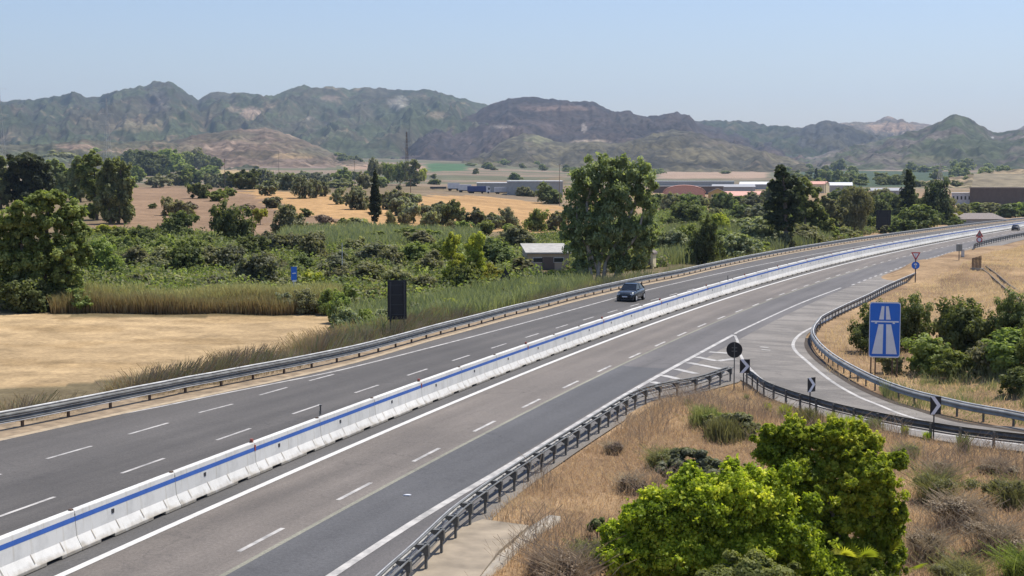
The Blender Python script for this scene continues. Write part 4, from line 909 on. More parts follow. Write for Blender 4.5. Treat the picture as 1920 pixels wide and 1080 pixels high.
PR2 = resample(crv(RAIL_R2, 6), 1.8, .4); posts(e2, PR2[:98], .74, M['galv_dark'], .1, .07); rest_stuff(e2, PR2[98:], .74, M['galv_dark'])
e3 = empty('guard_rail', (0, 0, 0), 'far guard rail starting past the brown grille at the right edge', 'guard rail')
R3s = resample(crv(RAIL_R3, 5), 3)
beam('rail', e3, shiftl(R3s, .1), .3, .95, 1, mat=M['galv_dark']); posts(e3, resample(crv(RAIL_R3, 5), 4.0), .9, M['galv_dark'], .15, .12)

# ------------------------------------------------------------------ signs
def face_cam(p, yaw=0.0): return -math.atan2(p[0], p[1]) + yaw
def rrect(w, h, r, n=5):
    out = []
    for cx, cz, a0 in ((w / 2 - r, r, -90), (w / 2 - r, h - r, 0), (-w / 2 + r, h - r, 90), (-w / 2 + r, r, 180)):
        for k in range(n): a = math.radians(a0 + 90 * k / (n - 1)); out.append((cx + r * math.cos(a), cz + r * math.sin(a)))
    return out
def plate(name, pts, y, th, mat, e): return MB().prism(pts, y, y + th).build(name, mat, e)
# motorway sign: 57 x 105 photo px, foot row 705
p = at(1657, 706); sm_ = mpp(p); e = empty('motorway_sign', p, 'tall blue motorway sign with white carriageways and bridge symbol on the bank', 'road sign', rz=face_cam(p, .06))
w, h, z0 = 57 * sm_, 105 * sm_, 36 * sm_
def up(pts): return [(x, z + z0) for x, z in pts]
plate('panel', up(rrect(w, h, .09 * w)), 0, .03, M['galv_dark'], e)
plate('border', up(rrect(w - .01, h - .01, .085 * w)), -.008, .007, M['swhite'], e)
plate('blue_field', up([(x * .955, .0225 * h + z * .955) for x, z in rrect(w, h, .08 * w)]), -.014, .005, M['sblue'], e)
sy = MB()
def symq(pts): sy.prism(up([(x * w, z * h) for x, z in pts]), -.020, -.0145)
symq([(-.40, .065), (-.055, .065), (-.045, .60), (-.20, .60)]); symq([(.055, .065), (.40, .065), (.20, .60), (.045, .60)])
symq([(-.185, .685), (-.035, .685), (-.025, .925), (-.11, .925)]); symq([(.035, .685), (.185, .685), (.11, .925), (.025, .925)])
symq([(-.44, .635), (.44, .635), (.44, .66), (-.44, .66)]); symq([(-.33, .61), (-.25, .61), (-.25, .634), (-.31, .634)]); symq([(.25, .61), (.33, .61), (.31, .634), (.25, .634)])
sy.build('motorway_symbol', M['swhite'], e)
for x in (-.42, -.28, .26, .42):
    q = 1 if x != .42 else 1.05; MB().tube((x * w, .06, -.3), (x * w, .06, z0 + h * .9), .045, n=8).build('pole', M['rust'], e)
for z in (.2, .8): MB().box(-w / 2 + .05, w / 2 - .05, .03, .055, z0 + h * z, z0 + h * z + .06).build('crossbar', M['galv_dark'], e)
# round sign seen from behind
p = at(1376, 733); s_ = mpp(p); e = empty('round_sign', p, 'round road sign seen from its black back at the tip of the island', 'road sign', rz=face_cam(p, .1))
b = MB(); R = 15 * s_; zc = (733 - 655) * s_
b.prism([(R * math.cos(a), zc + R * math.sin(a)) for a in np.linspace(0, 2 * math.pi, 33)[:-1]], -.02, .01); b.build('disc', M['black'], e)
MB().tube((0, -.055, -.3), (0, -.055, zc + R * .9), .032).build('pole', M['galv_dark'], e)
MB().box(-.16, .16, -.05, -.02, zc - .1, zc - .05).box(-.16, .16, -.05, -.02, zc + .1, zc + .15).build('clamp', M['galv_dark'], e)
# chevron signs
def chevron(u, v, w, h, ztop, yaw, label):
    p = at(u, v); s_ = mpp(p); e = empty('chevron_sign', p, label, 'road sign', 'chevron signs on the inner guard rail', rz=face_cam(p, yaw))
    W_, H_ = w * s_, h * s_; z0 = (v - ztop) * s_ - H_
    plate('panel', [(-W_ / 2, z0), (W_ / 2, z0), (W_ / 2, z0 + H_), (-W_ / 2, z0 + H_)], 0, .025, M['black'], e)
    t = .38
    pts = [(-.5 + .02, .0), (-.5 + t, .0), (.48, .5), (-.5 + t, 1.0), (-.48, 1.0), (.48 - t, .5)]
    plate('arrow', [(x * W_, z0 + z * H_) for x, z in pts], -.008, .007, M['swhite'], e)
    MB().tube((-W_ * .1, .05, -.3), (-W_ * .1, .05, z0 + H_ * .9), .035).build('pole', M['dark'], e)
chevron(1396, 735, 19, 26, 673, .15, 'black and white chevron sign at the tip of the island, beside the round sign back')
chevron(1521, 775, 21, 27, 707, .85, 'narrow looking chevron sign halfway along the inner guard rail, turned away')
chevron(1753, 827, 22, 34, 742, .5, 'black and white chevron sign nearest the right edge, seen against the outer rail')
# give way + blue arrow
p = at(1716, 530); s_ = mpp(p); e = empty('give_way_sign', p, 'red bordered give way triangle above a round blue arrow sign on one pole', 'road sign', rz=face_cam(p))
zt = (530 - 473) * s_; tw = 8.5 * s_; th_ = 16 * s_
plate('triangle', [(0, zt - th_), (tw, zt), (-tw, zt)], 0, .02, M['sred'], e); plate('triangle_face', [(0, zt - th_ * .72), (tw * .62, zt - th_ * .12), (-tw * .62, zt - th_ * .12)], -.012, .01, M['swhite'], e)
zc = (530 - 497.5) * s_; R = 7.3 * s_
plate('disc', [(R * math.cos(a), zc + R * math.sin(a)) for a in np.linspace(0, 2 * math.pi, 25)[:-1]], 0, .02, M['sblue'], e)
plate('arrow', [(-.12 * R, zc - .7 * R), (.12 * R, zc - .7 * R), (.12 * R, zc + .1 * R), (.45 * R, zc + .1 * R), (0, zc + .75 * R), (-.45 * R, zc + .1 * R), (-.12 * R, zc + .1 * R)], -.012, .01, M['swhite'], e)
MB().tube((0, .05, -.3), (0, .05, zt * .95), .07).build('pole', M['dark'], e)
# grey plate sign and white cabinet beside it
p = at(1798, 488); s_ = mpp(p); e = empty('plate_sign', p, 'small grey square sign back on a thin pole beside the far rail', 'road sign', rz=face_cam(p))
plate('panel', [(-5.5 * s_, 17 * s_), (5.5 * s_, 17 * s_), (5.5 * s_, 30 * s_), (-5.5 * s_, 30 * s_)], 0, .03, M['sgrey'], e); MB().tube((0, .05, -.2), (0, .05, 28 * s_), .06).build('pole', M['galv_dark'], e)
p = at(1805, 482); s_ = mpp(p); e = empty('roadside_cabinet', p, 'pale narrow cabinet just right of the grey square sign', 'cabinet', rz=face_cam(p))
MB().box(-3 * s_, 3 * s_, -.25, .25, 0, 14 * s_).build('housing', M['conc_w'], e); MB().box(-3.2 * s_, 3.2 * s_, -.3, .3, 14 * s_ + .003, 15 * s_).build('lid', M['galv'], e)
# far warning triangle with plate
p = at(1836, 462); s_ = mpp(p); e = empty('warning_sign', p, 'distant reddish triangular warning sign with a plate below it, near the far rail', 'road sign', rz=face_cam(p))
plate('triangle', [(-7 * s_, 18 * s_), (7 * s_, 18 * s_), (0, 31 * s_)], 0, .03, M['sred'], e); plate('triangle_face', [(-4 * s_, 20 * s_), (4 * s_, 20 * s_), (0, 28 * s_)], -.02, .012, M['sgrey'], e)
plate('speed_disc', [(5.5 * s_ * math.cos(a), 12.5 * s_ + 5.5 * s_ * math.sin(a)) for a in np.linspace(0, 6.283, 20)[:-1]], 0, .03, M['sred'], e)
plate('disc_face', [(3.6 * s_ * math.cos(a), 12.5 * s_ + 3.6 * s_ * math.sin(a)) for a in np.linspace(0, 6.283, 20)[:-1]], -.02, .012, M['swhite'], e)
MB().tube((0, .06, -.2), (0, .06, 30 * s_), .07).build('pole', M['galv_dark'], e)
# big sign backs on the left side
def sign_back(u, vfoot, w, vtop, vbot, label, yaw=0, ribs=0):
    p = at(u, vfoot); s_ = mpp(p); e = empty('sign_back', p, label, 'road sign', rz=face_cam(p, yaw)); z0, z1 = (vfoot - vbot) * s_, (vfoot - vtop) * s_; W_ = w * s_
    plate('panel', [(x, z + z0) for x, z in rrect(W_, z1 - z0, .05 * W_)], 0, .04, M['black'], e)
    for k in range(4): z = z0 + (z1 - z0) * (.12 + .25 * k); MB().box(-W_ / 2 + .03, W_ / 2 - .03, -.03, -.002, z, z + .05).build('stiffener', M['dark'], e)
    for x in (-.36, .36): MB().tube((x * W_, -.09, -.3), (x * W_, -.09, z1 * .97), .06).build('pole', M['dark'], e)
sign_back(745, 632, 36, 525, 599, 'large black sign back on two poles beside the left rail', .12)
sign_back(1656, 436, 27, 394, 432, 'far dark sign back standing in front of the trees beyond the curve', -.1)
p = at(948, 548); s_ = mpp(p); e = empty('warning_triangle', p, 'black triangular sign back among the reeds behind the left rail', 'road sign', rz=face_cam(p))
plate('panel', [(-11 * s_, 22 * s_), (11 * s_, 22 * s_), (0, 47 * s_)], 0, .03, M['black'], e); MB().tube((0, -.06, -.3), (0, -.06, 40 * s_), .04).build('pole', M['dark'], e)
p = at(552, 575); s_ = mpp(p); e = empty('info_sign', p, 'small blue and white sign standing in the reeds left of the field corner', 'road sign', rz=face_cam(p, .5))
plate('panel', [(-6 * s_, 50 * s_), (6 * s_, 50 * s_), (6 * s_, 75 * s_), (-6 * s_, 75 * s_)], 0, .04, M['sblue'], e); plate('white_plate', [(-4 * s_, 47 * s_), (5 * s_, 47 * s_), (5 * s_, 49.6 * s_), (-4 * s_, 49.6 * s_)], -.01, .03, M['swhite'], e)
plate('lettering', [(-4 * s_, 62 * s_), (4 * s_, 62 * s_), (4 * s_, 63.4 * s_), (-4 * s_, 63.4 * s_)], -.02, .015, M['swhite'], e)
MB().tube((0, .08, -.3), (0, .08, 70 * s_), .05).build('pole', M['galv'], e)
# marker post on the median and a small bracket
q0 = sl(*W([(622, 768)], 1.0)[0][:2])[0]
for j, (uu, vv, dd, hh) in enumerate([(612, 775, 1.3, .38), (1389, 528, 1.3, .5)]):
    ss = sl(*W([(uu, vv)], 1.35)[0][:2])[0]; pt = road_pt(ss, dd); e = empty('marker_post', (pt[0], pt[1], pt[2] + 1.36), ['thin dark double post standing on top of the median barrier', 'far thin post on top of the median barrier beyond the car'][j], 'post')
    MB().box(-.03, .03, -.03, .03, 0, hh).build('post', M['dark'], e); MB().box(-.02, .02, -.32, -.28, 0, hh * .6).build('bracket', M['galv_dark'], e); MB().box(-.05, .05, -.05, .05, hh, hh + .05).build('cap', M['dark'], e)

# grille, concrete drain and slab
p = at(1831, 506); s_ = mpp(p); e = empty('drain_grille', p, 'upright brown metal grille on a concrete sill at the top of the bank', 'grille', rz=face_cam(p, -.3))
for k in range(7): MB().box(-8 * s_ + k * 2.6 * s_ - .06, -8 * s_ + k * 2.6 * s_ + .06, -.05, .05, 0, (22 + k * .8) * s_).build('bar', M['rust'], e)
MB().box(-9 * s_, 9 * s_, .06, .12, 0, 1.2 * s_).box(-9 * s_, 9 * s_, .06, .12, 20 * s_, 21.2 * s_).build('rail', M['rust'], e)
MB().box(-10 * s_, 12 * s_, -.4, .4, -.5, .25).build('sill', M['conc'], e)
DC = [at(*q) for q in [(1842,500),(1862,515),(1885,535),(1912,556),(1950,585),(2000,620)]]
Pd = resample(np.array([tuple(q) for q in DC]), 1.0); 
b = MB(); n = len(Pd); T = np.gradient(Pd[:, :2], axis=0); T /= np.linalg.norm(T, axis=1)[:, None]; Nn = np.stack([-T[:, 1], T[:, 0]], 1)
Vv = []
for d, z in ((-.5, -.3), (-.5, .1), (-.38, .1), (-.3, -.2), (.3, -.2), (.38, .16), (.5, .16), (.5, -.3)):
    Vv.append([(x, y, zz + z) for (x, y), zz in zip(Pd[:, :2] + Nn * d, Pd[:, 2])])
k = len(Vv); b.add([v for r_ in Vv for v in r_], [(j * n + i, j * n + i + 1, (j + 1) * n + i + 1, (j + 1) * n + i) for j in range(k - 1) for i in range(n - 1)])
tag(b.build('drainage_channel', M['bark']), 'concrete drainage channel running down the grassy bank from the brown grille', 'drain')
sl_ = [at(*q) for q in [(820,1000),(888,976),(992,994),(1030,978),(1010,1005),(930,1090),(800,1130),(740,1130)]]
sl_ = [at(*q) for q in [(838,1003),(905,978),(992,995),(935,1050),(880,1120),(760,1180),(735,1120)]]
b = MB(); n = len(sl_); zt_ = [A_BANK * q.x + .03 for q in sl_]
b.add([(q.x, q.y, z) for q, z in zip(sl_, zt_)] + [(q.x, q.y, z - .9) for q, z in zip(sl_, zt_)], [tuple(range(n)), tuple(reversed(range(n, 2 * n)))] + [((i + 1) % n, i, i + n, (i + 1) % n + n) for i in range(n)])
tag(b.build('concrete_slab', simple('weathered_slab', (.27, .22, .155), .9, 0, .3, .9)), 'weathered concrete slab behind the near guard rail at the bottom', 'slab')
kb = resample(np.array([tuple(at(*q)) for q in [(1040,975),(1000,1000),(960,1030),(900,1085),(860,1130)]]), .5)
V, F = ribbon_mesh('', kb, .45, .0); V[:, 2] = np.r_[kb[:, 2], kb[:, 2]] + .16; V2 = V.copy(); V2[:, 2] -= .7; n = len(V) // 2
Fs = np.vstack([F, [(i, i + 1, i + 1 + 2 * n, i + 2 * n) for i in range(n - 1)], [(n + i, 3 * n + i, 3 * n + i + 1, n + i + 1) for i in range(n - 1)]])
tag(put('concrete_kerb', npmesh('concrete_kerb', np.vstack([V, V2]), Fs), M['conc']), 'dusty concrete kerb along the right side of the weathered slab', 'kerb')

# ------------------------------------------------------------------ cars
carp = simple('car_paint', (.045, .055, .06), .25, .5, .05); carp.node_tree.nodes['Principled BSDF'].inputs['Coat Weight'].default_value = .6
glass = simple('car_glass', (.01, .014, .018), .08, 0, 0); tyre = simple('tyre', (.015, .015, .015), .9); lampm = simple('lamp_glass', (.7, .72, .74), .15)
def make_car(name, loc, yaw, label, paintm):
    e = empty(name, loc, label, 'car', rz=yaw)            # front towards -Y of the empty
    Lh, Wd = 2.25, .93
    # body: cross sections along y (front to back): y, half width, bottom, belt, shoulder z
    b = MB(); st = [(-2.25, .66, .34, .60, .70), (-2.12, .82, .26, .80, .88), (-1.75, .90, .24, .92, 1.0), (-1.1, .93, .24, 1.0, 1.08), (-.6, .93, .24, 1.04, 1.12), (.6, .93, .24, 1.06, 1.14), (1.5, .92, .24, 1.08, 1.16), (2.05, .88, .28, 1.0, 1.14), (2.22, .78, .36, .9, 1.05)]
    rings = []
    for (y, w, z0, z1, z2) in st:
        rings.append([(-w * .9, y, z0), (w * .9, y, z0), (w, y, z0 + .15), (w, y, z1 - .12), (w * .94, y, z1), (w * .8, y, z2 - .03), (0, y, z2), (-w * .8, y, z2 - .03), (-w * .94, y, z1), (-w, y, z1 - .12), (-w, y, z0 + .15)])
    k = 11; V = [p for r in rings for p in r]; F = []
    for i in range(len(rings) - 1):
        for j in range(k): F.append((i * k + j, i * k + (j + 1) % k, (i + 1) * k + (j + 1) % k, (i + 1) * k + j))
    F += [tuple(range(k)), tuple(reversed(range((len(rings) - 1) * k, len(rings) * k)))]
    b.add(V, F); body = b.build('body', paintm, e, True)
    cab = [(-1.0, .80, 1.08, .80, 1.09), (-.25, .80, 1.1, .64, 1.60), (.2, .8, 1.1, .64, 1.66), (1.2, .79, 1.12, .62, 1.62), (1.95, .77, 1.1, .70, 1.14)]
    b = MB(); V, F = [], []
    for (y, w0, z0, w1, z1) in cab: V += [(-w0, y, z0), (-w1, y, z1), (w1, y, z1), (w0, y, z0)]
    for i in range(4):
        for j in range(3): F.append((i * 4 + j, i * 4 + j + 1, i * 4 + j + 5, i * 4 + j + 4))
    b.add(V, F); b.build('windows', glass, e)
    r_ = MB(); r_.add([(-.62, -.28, 1.605), (.62, -.28, 1.605), (.64, .2, 1.672), (.62, 1.25, 1.632), (-.62, 1.25, 1.632), (-.64, .2, 1.672), (-.6, -.24, 1.64), (.6, -.24, 1.64), (.6, .2, 1.70), (.58, 1.2, 1.66), (-.58, 1.2, 1.66), (-.6, .2, 1.70)],
        [(6, 7, 8, 11), (11, 8, 9, 10), (0, 1, 7, 6), (1, 2, 8, 7), (2, 3, 9, 8), (3, 4, 10, 9), (4, 5, 11, 10), (5, 0, 6, 11)]); r_.build('roof', paintm, e)
    for sx in (-1, 1):
        for (y0, z0, y1, z1) in ((-1.0, 1.08, -.28, 1.6), (.42, 1.1, .42, 1.64), (1.95, 1.12, 1.22, 1.62)): MB().tube((sx * .80, y0, z0), (sx * .645, y1, z1), .035, n=5).build('pillar', paintm, e)
        MB().box(min(sx * .86, sx * 1.04), max(sx * .86, sx * 1.04), -.86, -.72, 1.06, 1.2).build('mirror', paintm, e, bevel=.02)
        MB().add([(sx * .52, -2.215, .66), (sx * .80, -2.15, .68), (sx * .84, -2.0, .80), (sx * .5, -2.17, .80)], [(0, 1, 2, 3)]).box(min(sx * .5, sx * .8), max(sx * .5, sx * .8), -2.20, -2.06, .68, .80).build('headlight', lampm, e)
        for y in (-1.42, 1.38):
            w = MB(); w.tube((sx * .74, y, .36), (sx * .96, y, .36), .36, n=20); wh = w.build('wheel', tyre, e); MB().tube((sx * .955, y, .36), (sx * .975, y, .36), .22, n=14).build('rim', M['galv'], wh)
            MB().tube((sx * .72, y, .38), (sx * .945, y, .38), .42, n=20).build('wheel_arch', M['black'], e)
    MB().box(-.62, .62, -2.27, -2.15, .42, .66).build('grille', M['black'], e); MB().box(-.85, .85, -2.2, -2.05, .2, .36).build('bumper', M['dark'], e); MB().box(-.26, .26, -2.29, -2.272, .47, .58).build('number_plate', M['swhite'], e)
    return e
cpt = W([(1185, 559)])[0]; sc = sl(cpt[0], cpt[1])[0]; pt = road_pt(sc, 7.7); dv = Vector(road_pt(sc + 2, 7.7) - pt)
make_car('car', pt + np.array([0, 0, .01]), -math.atan2(dv.x, dv.y), 'dark grey SUV driving toward the viewer in the left carriageway', carp)
cpt = W([(1899, 432)])[0]; sc = sl(cpt[0], cpt[1])[0]; pt = road_pt(sc, -2.0); dv = Vector(road_pt(sc + 2, -2) - pt)
make_car('car', pt + np.array([0, 0, .01]), math.pi - math.atan2(dv.x, dv.y), 'tiny dark car far up the right carriageway near the right edge', simple('dark_car_paint', (.04, .04, .045), .4))
p_lit = W([(765, 930)])[0]
for (uu, vv, lb_) in ((763, 930, 'white scrap of litter on the dark strip of the right lane'),):
    p = W([(uu, vv)])[0]; tag(MB().prism([(-.14, 0), (.1, -.05), (.16, .06), (-.02, .1)], 0, .04, 'z').build('litter', M['swhite']), lb_, 'litter').location = p + np.array([0, 0, .012])

# ------------------------------------------------------------------ buildings
def wallm(name, c): return simple(name, c, .9, 0, .12, .6)
WM = dict(beige=wallm('beige_wall', (.46, .37, .28)), ochre=wallm('ochre_wall', (.5, .34, .14)), cream=wallm('cream_wall', (.66, .56, .34)), grey=wallm('grey_wall', (.36, .36, .34)), white=wallm('white_wall', (.66, .66, .66)), brown=wallm('brown_wall', (.15, .115, .095)), pink=wallm('pink_wall', (.42, .3, .24)),
    rred=simple('red_roof', (.62, .33, .25), .8, 0, .2, 2), rpale=simple('pale_roof', (.36, .34, .3), .8, 0, .2, 1.5), rwhite=simple('white_roof', (.6, .6, .58), .6, 0, .15, 1), rbrown=simple('brown_roof', (.2, .165, .14), .9, 0, .25, 2), rgrey=simple('grey_roof', (.3, .3, .3), .8, 0, .15, 1), pane=simple('window_glass', (.03, .035, .04), .2, 0, 0))
def building(name, u, v, wpx, hpx, dep, wall, roof, kind, label, cat='building', yaw=0, roofpx=4, wins=0, over=.3, door=False):
    p = at(u, v); s_ = mpp(p); e = empty(name, p, label, cat, rz=face_cam(p, yaw)); w, h, rh = wpx * s_, hpx * s_, roofpx * s_
    hw = w / 2
    if kind == 'arch':
        arc = [(hw * math.cos(t), h + rh * math.sin(t)) for t in np.linspace(0, math.pi, 15)]
        MB().prism([(-hw, -1), (hw, -1)] + [(x * .98, z - .1) for x, z in arc], 0, dep).build('wall', WM[wall], e)
        o2 = [(x * 1.03, z + .25) for x, z in arc]; b = MB(); n = len(arc)
        b.add([(x, -over, z) for x, z in arc + o2] + [(x, dep + over, z) for x, z in arc + o2], [(i, i + 1, i + 1 + 2 * n, i + 2 * n) for i in range(n - 1)] + [(n + i + 1, n + i, n + i + 2 * n, n + i + 1 + 2 * n) for i in range(n - 1)] + [(i, n + i, n + i + 1, i + 1) for i in range(n - 1)] + [(2 * n + i, 2 * n + i + 1, 3 * n + i + 1, 3 * n + i) for i in range(n - 1)])
        b.build('roof', WM[roof], e)
    else:
        if kind == 'gable':      # ridge runs across the view
            MB().prism([(0, -1), (dep, -1), (dep, h), (dep / 2, h + rh), (0, h)], -hw, hw, 'x').build('wall', WM[wall], e)
            pr = [(-over, h + .05 - over * rh / dep), (dep / 2, h + rh + .08), (dep + over, h + .05 - over * rh / dep), (dep + over, h + .3), (dep / 2, h + rh + .36), (-over, h + .3)]
            MB().prism(pr, -hw - over, hw + over, 'x').build('roof', WM[roof], e)
        elif kind == 'gable_front':
            MB().prism([(-hw, -1), (hw, -1), (hw, h), (0, h + rh), (-hw, h)], 0, dep).build('wall', WM[wall], e)
            MB().prism([(-hw - over, h - .1), (0, h + rh + .05), (hw + over, h - .1), (hw + over, h + .2), (0, h + rh + .35), (-hw - over, h + .2)], -over, dep + over).build('roof', WM[roof], e)
        elif kind == 'shed':     # roof rises away from the viewer
            MB().prism([(0, -1), (dep, -1), (dep, h + rh), (0, h)], -hw, hw, 'x').build('wall', WM[wall], e)
            MB().prism([(-over, h + .02), (dep + over, h + rh + .02 + .1), (dep + over, h + rh + .3), (-over, h + .22)], -hw - over, hw + over, 'x').build('roof', WM[roof], e)
        else:
            MB().box(-hw, hw, 0, dep, -1, h).build('wall', WM[wall], e); MB().box(-hw - over, hw + over, -over, dep + over, h + .003, h + max(.3, rh)).build('roof', WM[roof], e)
    for i in range(wins):
        x = -hw + w * (i + .5) / wins; ww = min(w / wins * .5, 1.6)
        f = MB().box(x - ww / 2, x + ww / 2, -.05, -.004, h * .45, h * .78).build('window', WM['white'], e); MB().box(x - ww / 2 + .08, x + ww / 2 - .08, -.07, -.052, h * .45 + .08, h * .78 - .08).build('pane', WM['pane'], f)
    if door: MB().box(-.5 * min(1.8, w * .3), .5 * min(1.8, w * .3), -.05, -.004, -.2, min(2.2, h * .8)).build('door', WM['brown'], e)
    return e
building('shed', 1028, 506, 78, 30, 9, 'beige', 'rpale', 'shed', 'brownish shed with a pale sloping roof beside the big eucalyptus', yaw=.1, roofpx=10, wins=2, door=True)
building('hut', 1217, 504, 15, 28, 1.6, 'cream', 'rbrown', 'gable_front', 'narrow cream hut right of the big eucalyptus behind the rail', yaw=-.3, roofpx=6, over=.15, door=True)
building('hall', 1283, 372, 78, 10, 26, 'rred', 'rred', 'arch', 'hall with a wide arched red roof on the plain', roofpx=14)
building('hall', 1290, 364, 130, 14, 22, 'brown', 'rgrey', 'flat', 'long dark brown hall directly behind the arched red roof', roofpx=1)
building('house', 1345, 376, 34, 14, 16, 'ochre', 'rbrown', 'gable_front', 'ochre house with a low gable right of the arched red roof', roofpx=8, wins=2)
building('house', 1398, 377, 92, 9, 18, 'beige', 'rred', 'gable', 'long low house with a red tiled roof beside the ochre gable', roofpx=8, wins=4)
building('factory', 1300, 349, 150, 8, 40, 'grey', 'rwhite', 'flat', 'long pale factory behind the red roofs', roofpx=1.5)
building('factory', 1420, 355, 66, 9, 40, 'grey', 'rwhite', 'shed', 'factory with a bright white roof left of the ragged pine', roofpx=4)
building('factory', 1375, 361, 80, 10, 30, 'grey', 'rgrey', 'shed', 'factory with a grey roof between the red roofs and the white one', roofpx=4)
building('house', 1530, 362, 32, 16, 12, 'cream', 'rred', 'gable', 'cream house with a faded red roof left of the far white shed', roofpx=5, wins=2, yaw=-.3)
building('shed', 1574, 360, 46, 12, 25, 'grey', 'rwhite', 'shed', 'far shed with a white roof right of the cream house', roofpx=5)
building('factory', 1668, 370, 72, 12, 30, 'grey', 'rgrey', 'shed', 'low grey factory behind the umbrella shaped tree', roofpx=4, wins=4)
building('shed', 1688, 368, 26, 11, 20, 'white', 'rwhite', 'flat', 'small bright white shed left of the tall blackish conifer', roofpx=1)
building('warehouse', 1003, 368, 104, 27, 60, 'grey', 'rwhite', 'flat', 'long grey warehouse with a white roof edge left of the big eucalyptus', roofpx=1.6)
building('warehouse', 925, 361, 62, 17, 50, 'grey', 'rwhite', 'flat', 'lower warehouse behind the parked lorries', roofpx=1.2)
building('farm_shed', 1844, 421, 84, 9, 14, 'grey', 'rbrown', 'shed', 'low farm shed with a brown sloping roof beyond the far curve', roofpx=9, yaw=.35)
building('office_block', 1806, 384, 42, 21, 12, 'white', 'rwhite', 'flat', 'white two storey block left of the long brown wall', roofpx=1.5, wins=6)
p = at(1900, 388); s_ = mpp(p); e = empty('embankment_wall', p, 'long dark brown wall under a grassy mound at the right edge', 'wall', rz=face_cam(p))
MB().box(-78 * s_, 150 * s_, 0, 6, -2, 34 * s_).build('wall', WM['brown'], e); MB().box(-79 * s_, 152 * s_, -.4, 6.5, 34 * s_ + .01, 36.5 * s_).build('coping', WM['rbrown'], e)
for i in range(14): MB().box(-74 * s_ + i * 15 * s_, -71.5 * s_ + i * 15 * s_, -.5, -.01, -1, 33 * s_).build('buttress', WM['brown'], e)
MB().prism([(7, -2), (60, -2), (60, 62 * s_), (34, 52 * s_), (7, 36 * s_)], -76 * s_, 160 * s_, 'x').build('mound', simple('mound_grass', (.19, .155, .095), .95, 0, .35, .12), e)

# ------------------------------------------------------------------ lorries on the plain
def lorry(u, v, wpx, hpx, bodym, label, cab=False, kind='trailer'):
    p = at(u, v); s_ = mpp(p); e = empty(kind, p, label, kind, 'lorries and trailers parked by the warehouse', rz=face_cam(p, .12)); w, h = wpx * s_, hpx * s_
    MB().box(-w / 2, w / 2, 0, 2.5, h * .3, h).build('body', bodym, e, bevel=.04); MB().box(-w / 2 + .2, w / 2 - .2, .2, 2.3, h * .2, h * .3 - .01).build('chassis', M['dark'], e)
    for x in ((-.38, -.28, .3) if not cab else (-.4, -.3, -.2, .3)): MB().tube((x * w, -.02, h * .14), (x * w, .35, h * .14), h * .14, n=10).build('wheel', tyre, e)
    if cab:
        c0 = w / 2 + .25; MB().prism([(c0, h * .15), (c0 + 2.3, h * .15), (c0 + 2.35, h * .5), (c0 + 2.1, h * .92), (c0 + 1.2, h * 1.0), (c0, h * 1.02)], .05, 2.45).build('cab', WM['white'], e)
        MB().box(c0 + 1.1, c0 + 2.0, -.02, .045, h * .52, h * .8).build('side_window', WM['pane'], e); MB().prism([(c0 + 2.38, h * .52), (c0 + 2.16, h * .88), (c0 + 2.14, h * .88), (c0 + 2.34, h * .52)], .25, 2.25).build('windscreen', WM['pane'], e); MB().tube((c0 + 1.2, -.02, h * .14), (c0 + 1.2, .35, h * .14), h * .14, n=10).build('wheel', tyre, e)
    return e
lorry(894, 363, 34, 14, simple('blue_tarpaulin', (.05, .075, .2), .6), 'dark blue curtain sided lorry with a white cab', True, 'lorry')
lorry(872, 361, 24, 15, WM['white'], 'white trailer right behind the dark blue lorry'); lorry(851, 358, 22, 15, WM['white'], 'pale trailer between the low flatbed and the white one'); lorry(944, 364, 33, 13, WM['white'], 'long white trailer parked alone in front of the warehouse')
lorry(822, 355, 30, 5, M['dark'], 'low dark empty flatbed at the left end of the lorries')

# ------------------------------------------------------------------ pylons and poles
def pylon(u, vt, v, label, wpx=16, arms=3, m='galv'):
    p = at(u, v); s_ = mpp(p); e = empty('pylon', p, label, 'pylon', rz=face_cam(p, .5)); H_ = (v - vt) * s_; w = wpx * s_ / 2; b = MB(); nseg = 9; t = .1
    def q(i, k): f = i / nseg; ww = w * (1 - f) ** 1.3 * .9 + .35; sx, sy_ = ((1, 1), (-1, 1), (-1, -1), (1, -1))[k]; return (sx * ww, sy_ * ww, H_ * f)
    for i in range(nseg):
        for k in range(4): b.tube(q(i, k), q(i + 1, k), t, n=4); b.tube(q(i, k), q(i + 1, (k + 1) % 4), t * .55, n=3); b.tube(q(i, (k + 1) % 4), q(i + 1, k), t * .55, n=3)
    b.build('lattice', M[m], e)
    for a in range(arms):
        z = H_ * (.68 + .13 * a); L = w * (1.5 - .15 * a) + 1; c = MB()
        for sx in (-1, 1): c.tube((0, 0, z), (sx * L, 0, z), t * .7, n=4); c.tube((0, 0, z + 1.2), (sx * L, 0, z), t * .6, n=4)
        c.build('crossarm', M[m], e)
        for sx in (-1, 1): MB().tube((sx * L, 0, z), (sx * L, 0, z - 1.4), .09, n=5).build('insulator', M['galv'], e)
pylon(203, 186, 338, 'lattice pylon rising over the left wood against the hills', 18); pylon(3, 158, 338, 'tall lattice pylon cut by the left edge of the picture', 20); pylon(763, 248, 350, 'slender reddish lattice mast above the far trees', 8, 2, 'rust'); pylon(1762, 306, 365, 'pale lattice pylon in front of the far hill above the white block', 16, 3, 'galv')
def pole(u, vt, v, label, arm=True, r=.13):
    p = at(u, v); s_ = mpp(p); e = empty('utility_pole', p, label, 'pole', rz=face_cam(p, .4)); h = (v - vt) * s_; MB().tube((0, 0, -.5), (0, 0, h), r, r * .7, 7).build('mast', M['bark'] if arm else M['galv'], e)
    if arm:
        MB().box(-1.0, 1.0, -.06, .06, h - .5, h - .38).build('crossarm', M['bark'], e)
        for x in (-.85, 0, .85): MB().tube((x, 0, h - .38), (x, 0, h - .15), .05, n=6).build('insulator', M['swhite'], e)
